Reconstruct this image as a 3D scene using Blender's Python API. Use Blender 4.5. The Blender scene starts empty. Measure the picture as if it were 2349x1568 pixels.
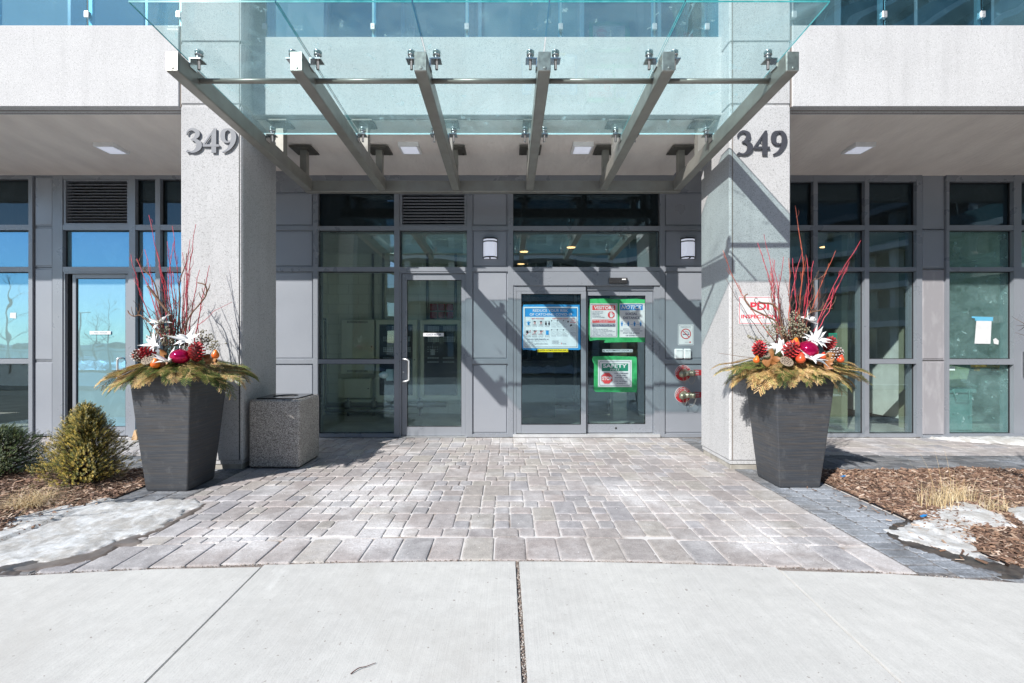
import bpy, math, random
from mathutils import Vector, Matrix, noise
R = random.Random(7)
PI = math.pi
sc = bpy.context.scene
C = sc.collection

# ---------------------------------------------------------------- camera
F, CX, CY, H = 1040.0, 1165.0, 784.0, 1.45      # focal length and centre in a 2349 px wide frame
cam_d = bpy.data.cameras.new("camera")
cam = bpy.data.objects.new("camera", cam_d); C.objects.link(cam)
cam.location = (0, 0, H); cam.rotation_euler = (PI/2, 0, 0)
cam_d.sensor_width = 36.0; cam_d.lens = F/2349*36.0
cam_d.shift_x = (1174.5-CX)/2349; cam_d.clip_start = 0.05; cam_d.clip_end = 2000
sc.camera = cam

# ---------------------------------------------------------------- light
LD = Vector((.84, 1.0, -1.0)).normalized()        # the way sunlight travels
w = bpy.data.worlds.new("World"); sc.world = w; w.use_nodes = True
nt = w.node_tree; bg = nt.nodes['Background']
sky = nt.nodes.new('ShaderNodeTexSky'); sky.sky_type = 'NISHITA'; sky.sun_disc = False
elev = math.asin(-LD.z); azi = math.atan2(-LD.x, -LD.y)
sky.sun_elevation = elev; sky.sun_rotation = azi
sky.air_density = 1.0; sky.dust_density = 0.15; sky.ozone_density = 3.0
nt.links.new(sky.outputs[0], bg.inputs[0]); bg.inputs[1].default_value = 0.12
sd = bpy.data.lights.new("sun", 'SUN'); sd.energy = 5.0; sd.angle = math.radians(0.53); sd.color = (1, .965, .91)
so = bpy.data.objects.new("sun", sd); C.objects.link(so); so.location = (-20, -24, 26)
so.rotation_euler = LD.to_track_quat('-Z', 'Y').to_euler()
sc.view_settings.view_transform = 'Standard'; sc.view_settings.look = 'None'
sc.view_settings.gamma = 1; sc.view_settings.exposure = 0.47
sc.cycles.max_bounces = 10; sc.cycles.transparent_max_bounces = 24
sc.cycles.glossy_bounces = 5; sc.cycles.diffuse_bounces = 4
sc.cycles.use_denoising = True

# ---------------------------------------------------------------- helpers
def X(px, Y): return (px-CX)*Y/F
def Z(py, Y): return H-(py-CY)*Y/F
def PX(px, py, Y): return Vector((X(px, Y), Y, Z(py, Y)))
def G(px, py):
    Y = F*H/(py-CY); return (X(px, Y), Y)

def tag(o, label=None, cat=None, group=None, kind=None):
    if label: o['label'] = label
    if cat: o['category'] = cat
    if group: o['group'] = group
    if kind: o['kind'] = kind
    return o
def thing(name, label, cat, loc=(0, 0, 0), group=None):
    o = bpy.data.objects.new(name, None); C.objects.link(o)
    o.location = loc; o.empty_display_size = .1
    return tag(o, label, cat, group)
def origin_of(o):
    v = Vector((0, 0, 0))
    while o is not None:
        v += Vector(o.location); o = o.parent
    return v

class MB:
    """collects shapes (world coordinates) and links them as one mesh"""
    def __init__(s): s.v = []; s.f = []; s.m = []; s.c = []; s.cur = 0; s.col = (1, 1, 1); s.sm = []; s.smooth = False
    def add(s, vs, fs):
        b = len(s.v); s.v += [tuple(p) for p in vs]
        for f in fs:
            s.f.append([b+i for i in f]); s.m.append(s.cur); s.c.append(s.col); s.sm.append(s.smooth)
    def box(s, x0, x1, y0, y1, z0, z1, b=0.0):
        if x0 > x1: x0, x1 = x1, x0
        if y0 > y1: y0, y1 = y1, y0
        if z0 > z1: z0, z1 = z1, z0
        if b <= 0:
            s.add([(x0,y0,z0),(x1,y0,z0),(x1,y1,z0),(x0,y1,z0),(x0,y0,z1),(x1,y0,z1),(x1,y1,z1),(x0,y1,z1)],
                  [(0,3,2,1),(4,5,6,7),(0,1,5,4),(1,2,6,5),(2,3,7,6),(3,0,4,7)])
        else:
            b = min(b, (x1-x0)*.45, (y1-y0)*.45, (z1-z0)*.45)
            vs = []; idx = {}
            for ix, (xa, xs) in enumerate(((x0, 1), (x1, -1))):
                for iy, (ya, ys) in enumerate(((y0, 1), (y1, -1))):
                    for iz, (za, zs) in enumerate(((z0, 1), (z1, -1))):
                        idx[(ix,iy,iz,0)] = len(vs); vs.append((xa, ya+ys*b, za+zs*b))
                        idx[(ix,iy,iz,1)] = len(vs); vs.append((xa+xs*b, ya, za+zs*b))
                        idx[(ix,iy,iz,2)] = len(vs); vs.append((xa+xs*b, ya+ys*b, za))
            I = lambda x, y, z, k: idx[(x,y,z,k)]
            fs = [(I(0,0,0,0),I(0,0,1,0),I(0,1,1,0),I(0,1,0,0)), (I(1,0,0,0),I(1,1,0,0),I(1,1,1,0),I(1,0,1,0)),
                  (I(0,0,0,1),I(1,0,0,1),I(1,0,1,1),I(0,0,1,1)), (I(0,1,0,1),I(0,1,1,1),I(1,1,1,1),I(1,1,0,1)),
                  (I(0,0,0,2),I(0,1,0,2),I(1,1,0,2),I(1,0,0,2)), (I(0,0,1,2),I(1,0,1,2),I(1,1,1,2),I(0,1,1,2))]
            for a in (0, 1):
                for c in (0, 1):
                    e = [(I(a,c,0,0),I(a,c,1,0),I(a,c,1,1),I(a,c,0,1)), (I(a,0,c,0),I(a,1,c,0),I(a,1,c,2),I(a,0,c,2)),
                         (I(0,a,c,1),I(1,a,c,1),I(1,a,c,2),I(0,a,c,2))]
                    fs += e
            for a in (0, 1):
                for c in (0, 1):
                    for d in (0, 1): fs.append((I(a,c,d,0),I(a,c,d,1),I(a,c,d,2)))
            s.add(vs, fs)
    def prism(s, poly, y0, y1):
        """polygon in x,z swept from y0 (front) to y1"""
        n = len(poly)
        vs = [(x, y0, z) for x, z in poly]+[(x, y1, z) for x, z in poly]
        s.add(vs, [tuple(range(n)), tuple(range(2*n-1, n-1, -1))]+[(i, (i+1) % n, n+(i+1) % n, n+i) for i in range(n)])
    def hprism(s, poly, z0, z1):
        n = len(poly)
        vs = [(x, y, z1) for x, y in poly]+[(x, y, z0) for x, y in poly]
        s.add(vs, [tuple(range(n)), tuple(range(2*n-1, n-1, -1))]+[(i, (i+1) % n, n+(i+1) % n, n+i) for i in range(n)])
    def obox(s, c, ax, ay, az):
        c = Vector(c); vs = []
        for k in (-1, 1):
            for i, j in ((-1,-1),(1,-1),(1,1),(-1,1)): vs.append(c+Vector(ax)*i+Vector(ay)*j+Vector(az)*k)
        s.add(vs, [(0,3,2,1),(4,5,6,7),(0,1,5,4),(1,2,6,5),(2,3,7,6),(3,0,4,7)])
    def tube(s, pts, rad, n=8, cap=True):
        pts = [Vector(p) for p in pts]
        if not hasattr(rad, '__len__'): rad = [rad]*len(pts)
        b = len(s.v); up = Vector((0, 0, 1)); u = None
        for i, p in enumerate(pts):
            d = (pts[min(i+1, len(pts)-1)]-pts[max(i-1, 0)])
            if d.length < 1e-9: d = Vector((0, 0, 1))
            d.normalize()
            if u is None:
                u = d.cross(up if abs(d.z) < .9 else Vector((1, 0, 0))).normalized()
            else:
                u = (u-d*u.dot(d)); u = u.normalized() if u.length > 1e-6 else d.orthogonal().normalized()
            v = d.cross(u)
            for k in range(n):
                a = 2*PI*k/n; s.v.append(tuple(p+(u*math.cos(a)+v*math.sin(a))*rad[i]))
        def put(f, smooth=True): s.f.append(f); s.m.append(s.cur); s.c.append(s.col); s.sm.append(smooth)
        for i in range(len(pts)-1):
            for k in range(n):
                put([b+i*n+k, b+i*n+(k+1) % n, b+(i+1)*n+(k+1) % n, b+(i+1)*n+k])
        if cap:
            put([b+k for k in range(n)][::-1], False); put([b+(len(pts)-1)*n+k for k in range(n)], False)
    def lathe(s, c, prof, axis=(0, 0, 1), n=20):
        """prof: (radius, along axis) pairs"""
        c = Vector(c); a = Vector(axis).normalized(); u = a.orthogonal().normalized(); v = a.cross(u)
        b = len(s.v)
        for r, h in prof:
            for k in range(n):
                t = 2*PI*k/n; s.v.append(tuple(c+a*h+(u*math.cos(t)+v*math.sin(t))*max(r, 1e-5)))
        for i in range(len(prof)-1):
            for k in range(n):
                s.f.append([b+i*n+k, b+i*n+(k+1) % n, b+(i+1)*n+(k+1) % n, b+(i+1)*n+k]); s.m.append(s.cur); s.c.append(s.col); s.sm.append(True)
        s.f.append([b+k for k in range(n)][::-1]); s.m.append(s.cur); s.c.append(s.col); s.sm.append(False)
        s.f.append([b+(len(prof)-1)*n+k for k in range(n)]); s.m.append(s.cur); s.c.append(s.col); s.sm.append(False)
    def ball(s, c, r, n=8, sq=(1, 1, 1)):
        c = Vector(c); b = len(s.v); m = max(3, n//2)
        for i in range(m+1):
            ph = PI*i/m
            for k in range(n):
                t = 2*PI*k/n
                s.v.append((c.x+r*sq[0]*math.sin(ph)*math.cos(t), c.y+r*sq[1]*math.sin(ph)*math.sin(t), c.z+r*sq[2]*math.cos(ph)))
        for i in range(m):
            for k in range(n):
                s.f.append([b+i*n+k, b+(i+1)*n+k, b+(i+1)*n+(k+1) % n, b+i*n+(k+1) % n]); s.m.append(s.cur); s.c.append(s.col); s.sm.append(True)
    def build(s, name, mat, parent=None):
        me = bpy.data.meshes.new(name)
        off = origin_of(parent)
        me.from_pydata([(p[0]-off.x, p[1]-off.y, p[2]-off.z) for p in s.v], [], s.f)
        for mt in (mat if isinstance(mat, (list, tuple)) else [mat]): me.materials.append(mt)
        if me.polygons:
            me.polygons.foreach_set('material_index', s.m)
            me.polygons.foreach_set('use_smooth', s.sm)
        if any(c != (1, 1, 1) for c in s.c):
            at = me.color_attributes.new('Col', 'FLOAT_COLOR', 'CORNER'); dat = []
            for p in me.polygons:
                c = s.c[p.index]; dat += [c[0], c[1], c[2], 1.0]*p.loop_total
            at.data.foreach_set('color', dat)
        me.update()
        o = bpy.data.objects.new(name, me); C.objects.link(o)
        if parent is not None: o.parent = parent
        return o

# ---------------------------------------------------------------- materials
def newmat(name):
    m = bpy.data.materials.new(name); m.use_nodes = True
    return m, m.node_tree, m.node_tree.nodes['Principled BSDF'], m.node_tree.links
def tex_coord(nt, stretch=(1, 1, 1)):
    tc = nt.nodes.new('ShaderNodeTexCoord'); mp = nt.nodes.new('ShaderNodeMapping')
    mp.inputs['Scale'].default_value = stretch
    nt.links.new(tc.outputs['Object'], mp.inputs[0]); return mp.outputs[0]
def nz(nt, co, scale, detail=4, rough=.55, dist=0):
    n = nt.nodes.new('ShaderNodeTexNoise'); n.inputs['Scale'].default_value = scale
    n.inputs['Detail'].default_value = detail; n.inputs['Roughness'].default_value = rough
    n.inputs['Distortion'].default_value = dist; nt.links.new(co, n.inputs['Vector']); return n.outputs['Fac']
def ramp(nt, x, stops):
    r = nt.nodes.new('ShaderNodeValToRGB'); e = r.color_ramp.elements
    while len(e) < len(stops): e.new(.5)
    for q, (p, c) in zip(e, stops):
        q.position = p; q.color = (c, c, c, 1) if not hasattr(c, '__len__') else (*c, 1)
    nt.links.new(x, r.inputs[0]); return r.outputs[0]
def mixc(nt, fac, a, b, mode='MIX'):
    m = nt.nodes.new('ShaderNodeMix'); m.data_type = 'RGBA'; m.blend_type = mode; m.clamp_result = False
    for sock, val in ((m.inputs[0], fac), (m.inputs[6], a), (m.inputs[7], b)):
        if hasattr(val, 'is_linked') or hasattr(val, 'links'): nt.links.new(val, sock)
        elif hasattr(val, '__len__'): sock.default_value = (*val, 1)
        else: sock.default_value = val
    return m.outputs[2]
def bump(nt, h, strength, dist, normal=None):
    b = nt.nodes.new('ShaderNodeBump'); b.inputs['Strength'].default_value = strength
    b.inputs['Distance'].default_value = dist; nt.links.new(h, b.inputs['Height'])
    if normal is not None: nt.links.new(normal, b.inputs['Normal'])
    return b.outputs[0]
def M(name, col, rough=.6, metal=0.0, col2=None, vscale=6, b=0, bscale=60, bdist=.002, stretch=(1, 1, 1), spec=.5, lo=.35, hi=.65, det=5, coat=0, emit=None, attr=False, rvar=0):
    m, nt, bs, L = newmat(name)
    bs.inputs['Base Color'].default_value = (*col, 1); bs.inputs['Roughness'].default_value = rough
    bs.inputs['Metallic'].default_value = metal; bs.inputs['Specular IOR Level'].default_value = spec
    bs.inputs['Coat Weight'].default_value = coat; bs.inputs['Coat Roughness'].default_value = .06
    co = tex_coord(nt, stretch)
    c = None
    if attr:
        a = nt.nodes.new('ShaderNodeAttribute'); a.attribute_name = 'Col'; c = a.outputs['Color']
    if col2 is not None:
        f = ramp(nt, nz(nt, co, vscale, det), [(lo, 0), (hi, 1)])
        c = mixc(nt, f, c if c is not None else col, col2)
        if attr: pass
    elif not emit:
        f = ramp(nt, nz(nt, co, vscale, 4), [(.3, .9), (.7, 1.08)])
        c = mixc(nt, 1.0, c if c is not None else col, f, 'MULTIPLY')
    if c is not None: L.new(c, bs.inputs['Base Color'])
    if rvar:
        r = ramp(nt, nz(nt, co, vscale*1.7, 4), [(.3, max(0, rough-rvar)), (.7, min(1, rough+rvar))]); L.new(r, bs.inputs['Roughness'])
    if b: L.new(bump(nt, nz(nt, co, bscale, 3), b, bdist), bs.inputs['Normal'])
    if emit:
        bs.inputs['Emission Color'].default_value = (*emit[0], 1); bs.inputs['Emission Strength'].default_value = emit[1]
    return m

def precast(name, base, dark, light, speck=1.0):
    m, nt, bs, L = newmat(name); co = tex_coord(nt)
    c = mixc(nt, ramp(nt, nz(nt, co, 1.6, 5), [(.35, 0), (.7, 1)]), base, tuple(x*.9 for x in base))
    sp = ramp(nt, nz(nt, co, 95, 2, .6), [(.30, 0), (.46, 1)])
    c = mixc(nt, sp, dark, c)
    sp2 = ramp(nt, nz(nt, co, 160, 2, .6), [(.56, 0), (.70, 1)])
    c = mixc(nt, sp2, c, light)
    st = ramp(nt, nz(nt, tex_coord(nt, (7, 7, .5)), 1.0, 4), [(.50, 0), (.78, .32)])
    c = mixc(nt, st, c, tuple(x*.6 for x in base))
    L.new(c, bs.inputs['Base Color']); bs.inputs['Roughness'].default_value = .85
    L.new(bump(nt, nz(nt, co, 110, 3), .35, .0025), bs.inputs['Normal'])
    return m
m_facade = precast('precast_white', (.55, .55, .56), (.30, .30, .30), (.70, .70, .71))
m_column = precast('precast_column', (.49, .49, .50), (.22, .22, .22), (.66, .66, .66))
m_plinth = M('plinth_concrete', (.42, .40, .36), .9, col2=(.28, .26, .23), vscale=9, b=.4, bscale=60)
m_soffit = M('stucco_soffit', (.84, .78, .73), .95, col2=(.74, .68, .64), vscale=3, b=1.0, bscale=26, bdist=.012, stretch=(1, .4, 1))
m_frame = M('painted_aluminium', (.275, .295, .33), .30, metal=.2, col2=(.26, .28, .315), vscale=2, rvar=.05)
m_panel = M('painted_panel', (.325, .345, .385), .32, metal=.2, col2=(.30, .32, .36), vscale=1.2, rvar=.05)
m_oldpanel = M('chalky_panel', (.34, .33, .35), .5, metal=.2, col2=(.46, .45, .47), vscale=5, stretch=(2, 2, .7), lo=.5, hi=.8)
m_black = M('black_rubber', (.015, .016, .018), .6)
m_joint = M('sealant', (.20, .17, .15), .8)
m_steel = M('canopy_steel_paint', (.30, .295, .265), .38, metal=.3, col2=(.26, .25, .225), vscale=7, rvar=.08, b=.05, bscale=20)
m_cap = M('welded_cap', (.46, .47, .44), .33, metal=.6, col2=(.30, .30, .28), vscale=20, b=.5, bscale=55, bdist=.003)
m_stain = M('stainless', (.62, .62, .62), .22, metal=1.0)
m_darksteel = M('dark_steel', (.12, .115, .10), .5, metal=.3)
m_numS = M('silver_numeral', (.155, .165, .19), .5, metal=.0)
m_numD = M('dark_numeral', (.055, .057, .07), .5, metal=.0)
m_white = M('white_paint', (.80, .80, .80), .5)
m_lens = M('frosted_lens', (.74, .75, .80), .35)
m_glow = M('glowing_lens', (.7, .72, .8), .35, emit=((.80, .85, 1.0), .32))
m_gasket = M('gasket', (.02, .02, .022), .5)

def schlick(nt, refl):
    lw = nt.nodes.new('ShaderNodeLayerWeight'); lw.inputs[0].default_value = .5
    p = nt.nodes.new('ShaderNodeMath'); p.operation = 'POWER'; p.inputs[1].default_value = 5; nt.links.new(lw.outputs['Facing'], p.inputs[0])
    a = nt.nodes.new('ShaderNodeMath'); a.operation = 'MULTIPLY_ADD'; a.use_clamp = True; a.inputs[1].default_value = .85; a.inputs[2].default_value = refl
    nt.links.new(p.outputs[0], a.inputs[0]); return a.outputs[0]
def glass(name, tint, refl, dirt=0.0, dirtcol=(.6, .7, .72), wav=0.0, wsc=1.2, gcol=(.95, 1, 1), dsc=2.5):
    m = bpy.data.materials.new(name); m.use_nodes = True; nt = m.node_tree; L = nt.links
    for n in list(nt.nodes): nt.nodes.remove(n)
    out = nt.nodes.new('ShaderNodeOutputMaterial')
    tr = nt.nodes.new('ShaderNodeBsdfTransparent'); tr.inputs[0].default_value = (*tint, 1)
    gl = nt.nodes.new('ShaderNodeBsdfGlossy'); gl.inputs['Roughness'].default_value = 0.0; gl.inputs[0].default_value = (*gcol, 1)
    mx = nt.nodes.new('ShaderNodeMixShader'); L.new(schlick(nt, refl), mx.inputs[0]); L.new(tr.outputs[0], mx.inputs[1]); L.new(gl.outputs[0], mx.inputs[2])
    res = mx.outputs[0]; co = tex_coord(nt)
    if wav:
        L.new(bump(nt, nz(nt, co, wsc, 2), wav, .05), gl.inputs['Normal'])
    if dirt:
        df = nt.nodes.new('ShaderNodeBsdfDiffuse'); df.inputs[0].default_value = (*dirtcol, 1)
        tl = nt.nodes.new('ShaderNodeBsdfTranslucent'); tl.inputs[0].default_value = (*dirtcol, 1)
        m1 = nt.nodes.new('ShaderNodeMixShader'); L.new(df.outputs[0], m1.inputs[1]); L.new(tl.outputs[0], m1.inputs[2])
        n1 = nz(nt, co, dsc, 7, .7, .6)
        r = ramp(nt, n1, [(.34, dirt*.30), (.60, dirt), (.72, min(1, dirt*2.0))])
        sp_ = ramp(nt, nz(nt, co, 8.5, 3, .6, .4), [(.66, 0), (.72, min(1, dirt*2.6))])
        mm_ = nt.nodes.new('ShaderNodeMath'); mm_.operation = 'ADD'; mm_.use_clamp = True; L.new(r, mm_.inputs[0]); L.new(sp_, mm_.inputs[1]); r = mm_.outputs[0]
        m2 = nt.nodes.new('ShaderNodeMixShader'); L.new(r, m2.inputs[0]); L.new(res, m2.inputs[1]); L.new(m1.outputs[0], m2.inputs[2]); res = m2.outputs[0]
    L.new(res, out.inputs[0]); return m
g_canopy = glass('canopy_glass', (.86, .955, .96), .05, .14, (.58, .80, .83), dsc=1.6)
g_edge = M('glass_edge', (.03, .26, .28), .15, col2=(.10, .45, .46), vscale=9)
g_edge_lit = M('lit_glass_edge', (.45, .72, .76), .2, col2=(.60, .82, .85), vscale=9)  # lighter copy of the edge colour paints light on the rear edge
g_store = glass('storefront_glass', (.93, .975, .965), .085, .012, (.5, .6, .6), wav=.02, gcol=(.6, .85, 1.0))
g_bright = glass('clear_reflective_glass', (.90, .96, .95), .135, .012, (.5, .6, .6), wav=.02, gcol=(.75, .92, 1.0))
g_transom = glass('leaning_transom_glass', (.86, .93, .92), .22, .012, (.5, .6, .6), wav=.02, gcol=(.85, .96, 1.0))
g_dusty = glass('dusty_glass', (.78, .92, .90), .05, .28, (.42, .62, .62), dsc=3.5)
g_rail = glass('balustrade_glass', (.60, .82, .88), .15, .06, (.40, .66, .76), wav=.14, wsc=.9, gcol=(.5, .85, 1.0))
def film(name, base, base2, refl, gcol=(.9, 1, 1)):
    m, nt, bs, L = newmat(name); co = tex_coord(nt)
    L.new(mixc(nt, ramp(nt, nz(nt, co, 1.1, 4), [(.3, 0), (.75, 1)]), base, base2), bs.inputs['Base Color'])
    bs.inputs['Roughness'].default_value = .5; bs.inputs['Specular IOR Level'].default_value = .2
    gl = nt.nodes.new('ShaderNodeBsdfGlossy'); gl.inputs['Roughness'].default_value = 0; gl.inputs[0].default_value = (*gcol, 1)
    L.new(bump(nt, nz(nt, co, 1.3, 2), .05, .05), gl.inputs['Normal'])
    sm_ = ramp(nt, nz(nt, tex_coord(nt, (1, 1, .6)), 3.2, 8, .75, .8), [(.52, 0), (.70, .30)])
    b2_ = mixc(nt, sm_, mixc(nt, ramp(nt, nz(nt, co, 1.1, 4), [(.3, 0), (.75, 1)]), base, base2), tuple(min(1, q*1.7+.03) for q in base)); L.new(b2_, bs.inputs['Base Color'])
    mx = nt.nodes.new('ShaderNodeMixShader'); L.new(schlick(nt, refl), mx.inputs[0]); L.new(bs.outputs[0], mx.inputs[1]); L.new(gl.outputs[0], mx.inputs[2])
    L.new(mx.outputs[0], nt.nodes['Material Output'].inputs[0]); return m
g_film = film('backed_glass', (.20, .32, .335), (.24, .365, .375), .34, (.22, .62, 1.0))
g_spandrel = film('spandrel_glass', (.004, .007, .008), (.006, .010, .011), .06, (.5, .8, 1.0))
# ================================================================ THE BUILDING
WY = 6.86                                        # front face of the storefront framing
bld = thing('apartment_building', 'pale precast apartment building front with grey framed glass entrance', 'building', (0, 7.0, 0))
ZFB, ZFT = 4.11, 5.035                           # fascia bottom and top
CF, CB = 5.13, 5.89                              # column front and back
MFY = 5.33                                       # middle fascia front
LX0, LX1 = X(413.5, CF), X(556, CF)
RX0, RX1 = X(1673.5, CF), X(1814.5, CF)
XL, XR = -16.0, 16.0

def fascia(x0, x1, y):
    m = MB(); m.box(x0, x1, y, y+.30, ZFB, ZFT, .008); m.build('fascia', m_facade, bld)
    m = MB(); m.box(x0+.01, x1-.01, y+.03, y+.28, ZFT, ZFT+.012)
    m.build('fascia_cap', m_white, bld)
fascia(XL, LX0-.02, CF+.005); fascia(RX1+.02, XR, CF+.005); fascia(LX1-.25, RX0+.35, MFY)
def column(x0, x1, side):
    m = MB()
    j1, j2 = 4.125, 4.835
    zs = [(.095, j1-.006), (j1+.006, j2-.006), (j2+.006, 9.0)]
    for a, b in zs:
        m.box(x0, x1, CF, CB, a, b, .016)
    m.box(x0+.012, x1-.012, CF+.012, CB-.012, .06, 9.0)
    o = m.build('column', m_column, bld)
    # dark strip painted as the shadow line of the corner groove, on the side turned to the entrance
    xs = x1 if side > 0 else x0
    p = MB(); p.box(x0+.022, x1-.022, CF+.022, CB-.022, -.02, .09, .006); p.build('plinth', m_plinth, bld)
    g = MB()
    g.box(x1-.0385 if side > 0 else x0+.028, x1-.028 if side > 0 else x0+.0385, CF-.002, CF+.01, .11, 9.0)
    g.build('groove_shadow_strip', m_joint if side < 0 else m_gasket, bld)
column(LX0, LX1, 1); column(RX0, RX1, -1)
for xa, xb in ((LX0-.02, LX0-.001), (RX1+.001, RX1+.02)):
    m = MB(); m.box(xa, xb, CF+.02, CF+.2, ZFB, ZFT); m.build('sealant_joint', m_joint, bld)

# soffits: they fall gently towards the glass
def soffit(x0, x1, yf, zf, zb, yb=WY+.3):
    m = MB()
    m.add([(x0,yf,zf),(x1,yf,zf),(x1,yb,zb),(x0,yb,zb),(x0,yf,zf+.1),(x1,yf,zf+.1),(x1,yb,zb+.3),(x0,yb,zb+.3)],
          [(0,1,2,3),(7,6,5,4),(0,4,5,1),(1,5,6,2),(2,6,7,3),(3,7,4,0)])
    m.build('soffit', m_soffit, bld)
def SZ(y): return 4.105 - (y-CF)*(4.105-3.965)/(WY-CF)
for (x0, x1, yf) in ((XL, LX0-.01, CF+.10), (RX1+.01, XR, CF+.10), (LX1+.0, RX0-.0, MFY+.10)):
    # dark strips painting the shaded drip grooves of the fascia, then the stucco ceiling
    m = MB(); m.box(x0, x1, yf-.012, yf+.004, ZFB-.0025, ZFB+.03); m.box(x0, x1, yf+.05, yf+.056, ZFB-.003, ZFB+.03); m.build('drip_groove_shade', m_joint, bld)
    soffit(x0, x1, yf+.012, SZ(yf)+.02, SZ(WY+.3))
for a_, b_ in ((LX0-.01, LX1), (RX0, RX1+.01)):
    m = MB(); m.box(a_, b_, CB, WY+.3, 4.03, 4.3); m.build('soffit', m_soffit, bld)

# upper storey
m_upper = M('upper_wall', (.10, .11, .12), .6, col2=(.14, .15, .16), vscale=2)
m = MB(); m.box(XL, XR, 6.95, 7.2, 4.3, 8.8)
m.build('upper_wall', m_upper, bld)
m = MB(); m.box(XL, XR, CF+.25, 7.3, 8.8, 9.0); m.box(XL, XR, CF+.32, 7.0, 4.72, 4.80); m.build('balcony_slab', m_facade, bld)
for k in range(8):
    x = -14.5+k*3.9
    m = MB(); m.box(x, x+2.4, 6.90, 6.945, 5.0, 7.6); wdw = m.build('window', m_frame, bld)
    m = MB(); m.box(x+.06, x+1.17, 6.885, 6.897, 5.05, 7.55); m.box(x+1.23, x+2.34, 6.885, 6.897, 5.05, 7.55); m.build('pane', g_spandrel, wdw)
m = MB(); m.box(XL, XR, 7.3, 15, -.1, 0); m.box(XL, XR, 12.2, 12.4, 0, 9); m.box(XL, XR, 7.06, 12.2, 3.24, 3.5)
m.box(XL, XL+.2, 7.1, 12.2, 0, 9); m.box(XR-.2, XR, 7.1, 12.2, 0, 9); m.box(XL, XR, 7.2, 12.4, 8.8, 9.01)
m_int = M('interior_plaster', (.50, .50, .46), .8); m.build('interior_shell', m_int, bld)

# glass balustrades standing on the fascias
m_clip = M('clip_metal', (.60, .61, .63), .35, metal=.5)
def balustrade(xs, y):
    for a, b in zip(xs, xs[1:]):
        m = MB(); m.box(a+.012, b-.012, y, y+.012, ZFT+.012, ZFT+1.08); m.build('balustrade_panel', g_rail, bld)
    for x in xs:
        m = MB(); m.box(x-.02, x+.02, y+.04, y+.075, ZFT+.0, ZFT+1.12); p = m.build('balustrade_post', m_clip, bld)
        m = MB(); m.box(x-.026, x+.026, y-.016, y+.03, ZFT+.125, ZFT+.20, .004)
        m.tube([(x, y-.014, ZFT+.163), (x, y-.022, ZFT+.163)], .006, 8); m.build('glass_clip', m_clip, p)
    m = MB(); m.box(xs[0], xs[-1], y-.03, y+.05, ZFT+1.1, ZFT+1.14); m.build('handrail', m_frame, bld)
sp = (790-633)*MFY/F
balustrade([X(187, CF)-k*1.08 for k in range(6, -1, -1)]+[X(400, CF)], CF+.07)
balustrade([X(600, MFY)]+[X(633, MFY)+k*sp*1.39 for k in range(1, 6)]+[X(1628, MFY)], MFY+.07)
balustrade([X(1830, CF)]+[X(2040, CF)+k*1.125 for k in range(8)], CF+.07)

# ---- storefront
def SX(p): return X(p, WY)
def SZZ(p): return Z(p, WY)
def vm(x0, x1, y0=388, y1=1003, name='mullion', mb=None, yb=7.06):
    m = mb or MB(); m.box(SX(x0), SX(x1), WY, yb, max(SZZ(y1), 0.0), SZZ(y0))
    if mb is None: m.build(name, m_frame, bld)
def hb(x0, x1, y0, y1, mb, yb=7.05, yf=.003):
    mb.box(SX(x0)+.0005, SX(x1)-.0005, WY+yf, yb, max(SZZ(y1), 0.0), SZZ(y0))
def frame(vs, hs):
    m = MB()
    for v in vs: vm(*v, mb=m)
    for h in hs: hb(*h, mb=m)
    return m.build('storefront_frame', m_frame, bld)
def pane(x0, x1, y0, y1, mat, name='window_pane', lean=0.0):
    m = MB(); m.box(SX(x0)-.004, SX(x1)+.004, WY+.075, WY+.095, SZZ(y1)-.004, SZZ(y0)+.004)
    if lean: m.v = [(x, y+(z-SZZ(y1))*lean, z) for x, y, z in m.v]      # lean added so the transom panes mirror the canopy
    p = m.build(name, mat, bld)
    g = MB(); a, b, c, d = SX(x0), SX(x1), SZZ(y1), SZZ(y0); t = .009
    for q in ((a, a+t, c, d), (b-t, b, c, d), (a+t, b-t, c, c+t), (a+t, b-t, d-t, d)):
        g.box(q[0]+.0005, q[1]-.0005, WY+.058, WY+.074, q[2]+.0005, q[3]-.0005)
    g.build('gasket', m_gasket, p)
    return p
def panel(x0, x1, y0, y1, mat=None, inset=3):
    a, b, c, d = SX(x0), SX(x1), max(SZZ(y1), .02), SZZ(y0)
    m = MB(); m.box(a, b, WY+.035, WY+.10, c, d)
    m.box(a+.02, b-.02, WY+.022, WY+.0345, c+.02, d-.02, .006)
    return m.build('wall_panel', mat or m_panel, bld)
def louver(x0, x1, y0, y1):
    a, b, c, d = SX(x0), SX(x1), SZZ(y1), SZZ(y0)
    m = MB(); m.box(a, b, WY+.12, WY+.14, c, d); o = m.build('louver', m_gasket, bld)
    m = MB(); t = .035
    for q in ((a, a+t, c, d), (b-t, b, c, d), (a+t, b-t, c, c+t*.6), (a+t, b-t, d-t*.6, d)): m.box(q[0], q[1], WY+.012, WY+.118, q[2], q[3])
    m.build('louver_frame', m_frame, o)
    m = MB(); n = int((d-c-.04)/.046)
    for k in range(n):
        z = c+.035+k*(d-c-.05)/n
        m.obox(((a+b)/2, WY+.06, z), ((b-a)/2-t-.002, 0, 0), (0, .030, .018), (0, -.0025, .0035))
    m.build('blade', m_frame, o)
RT = (411, 516); R2 = (528, 612.5); R3 = (624, 824); R4 = (835, 996)
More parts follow.
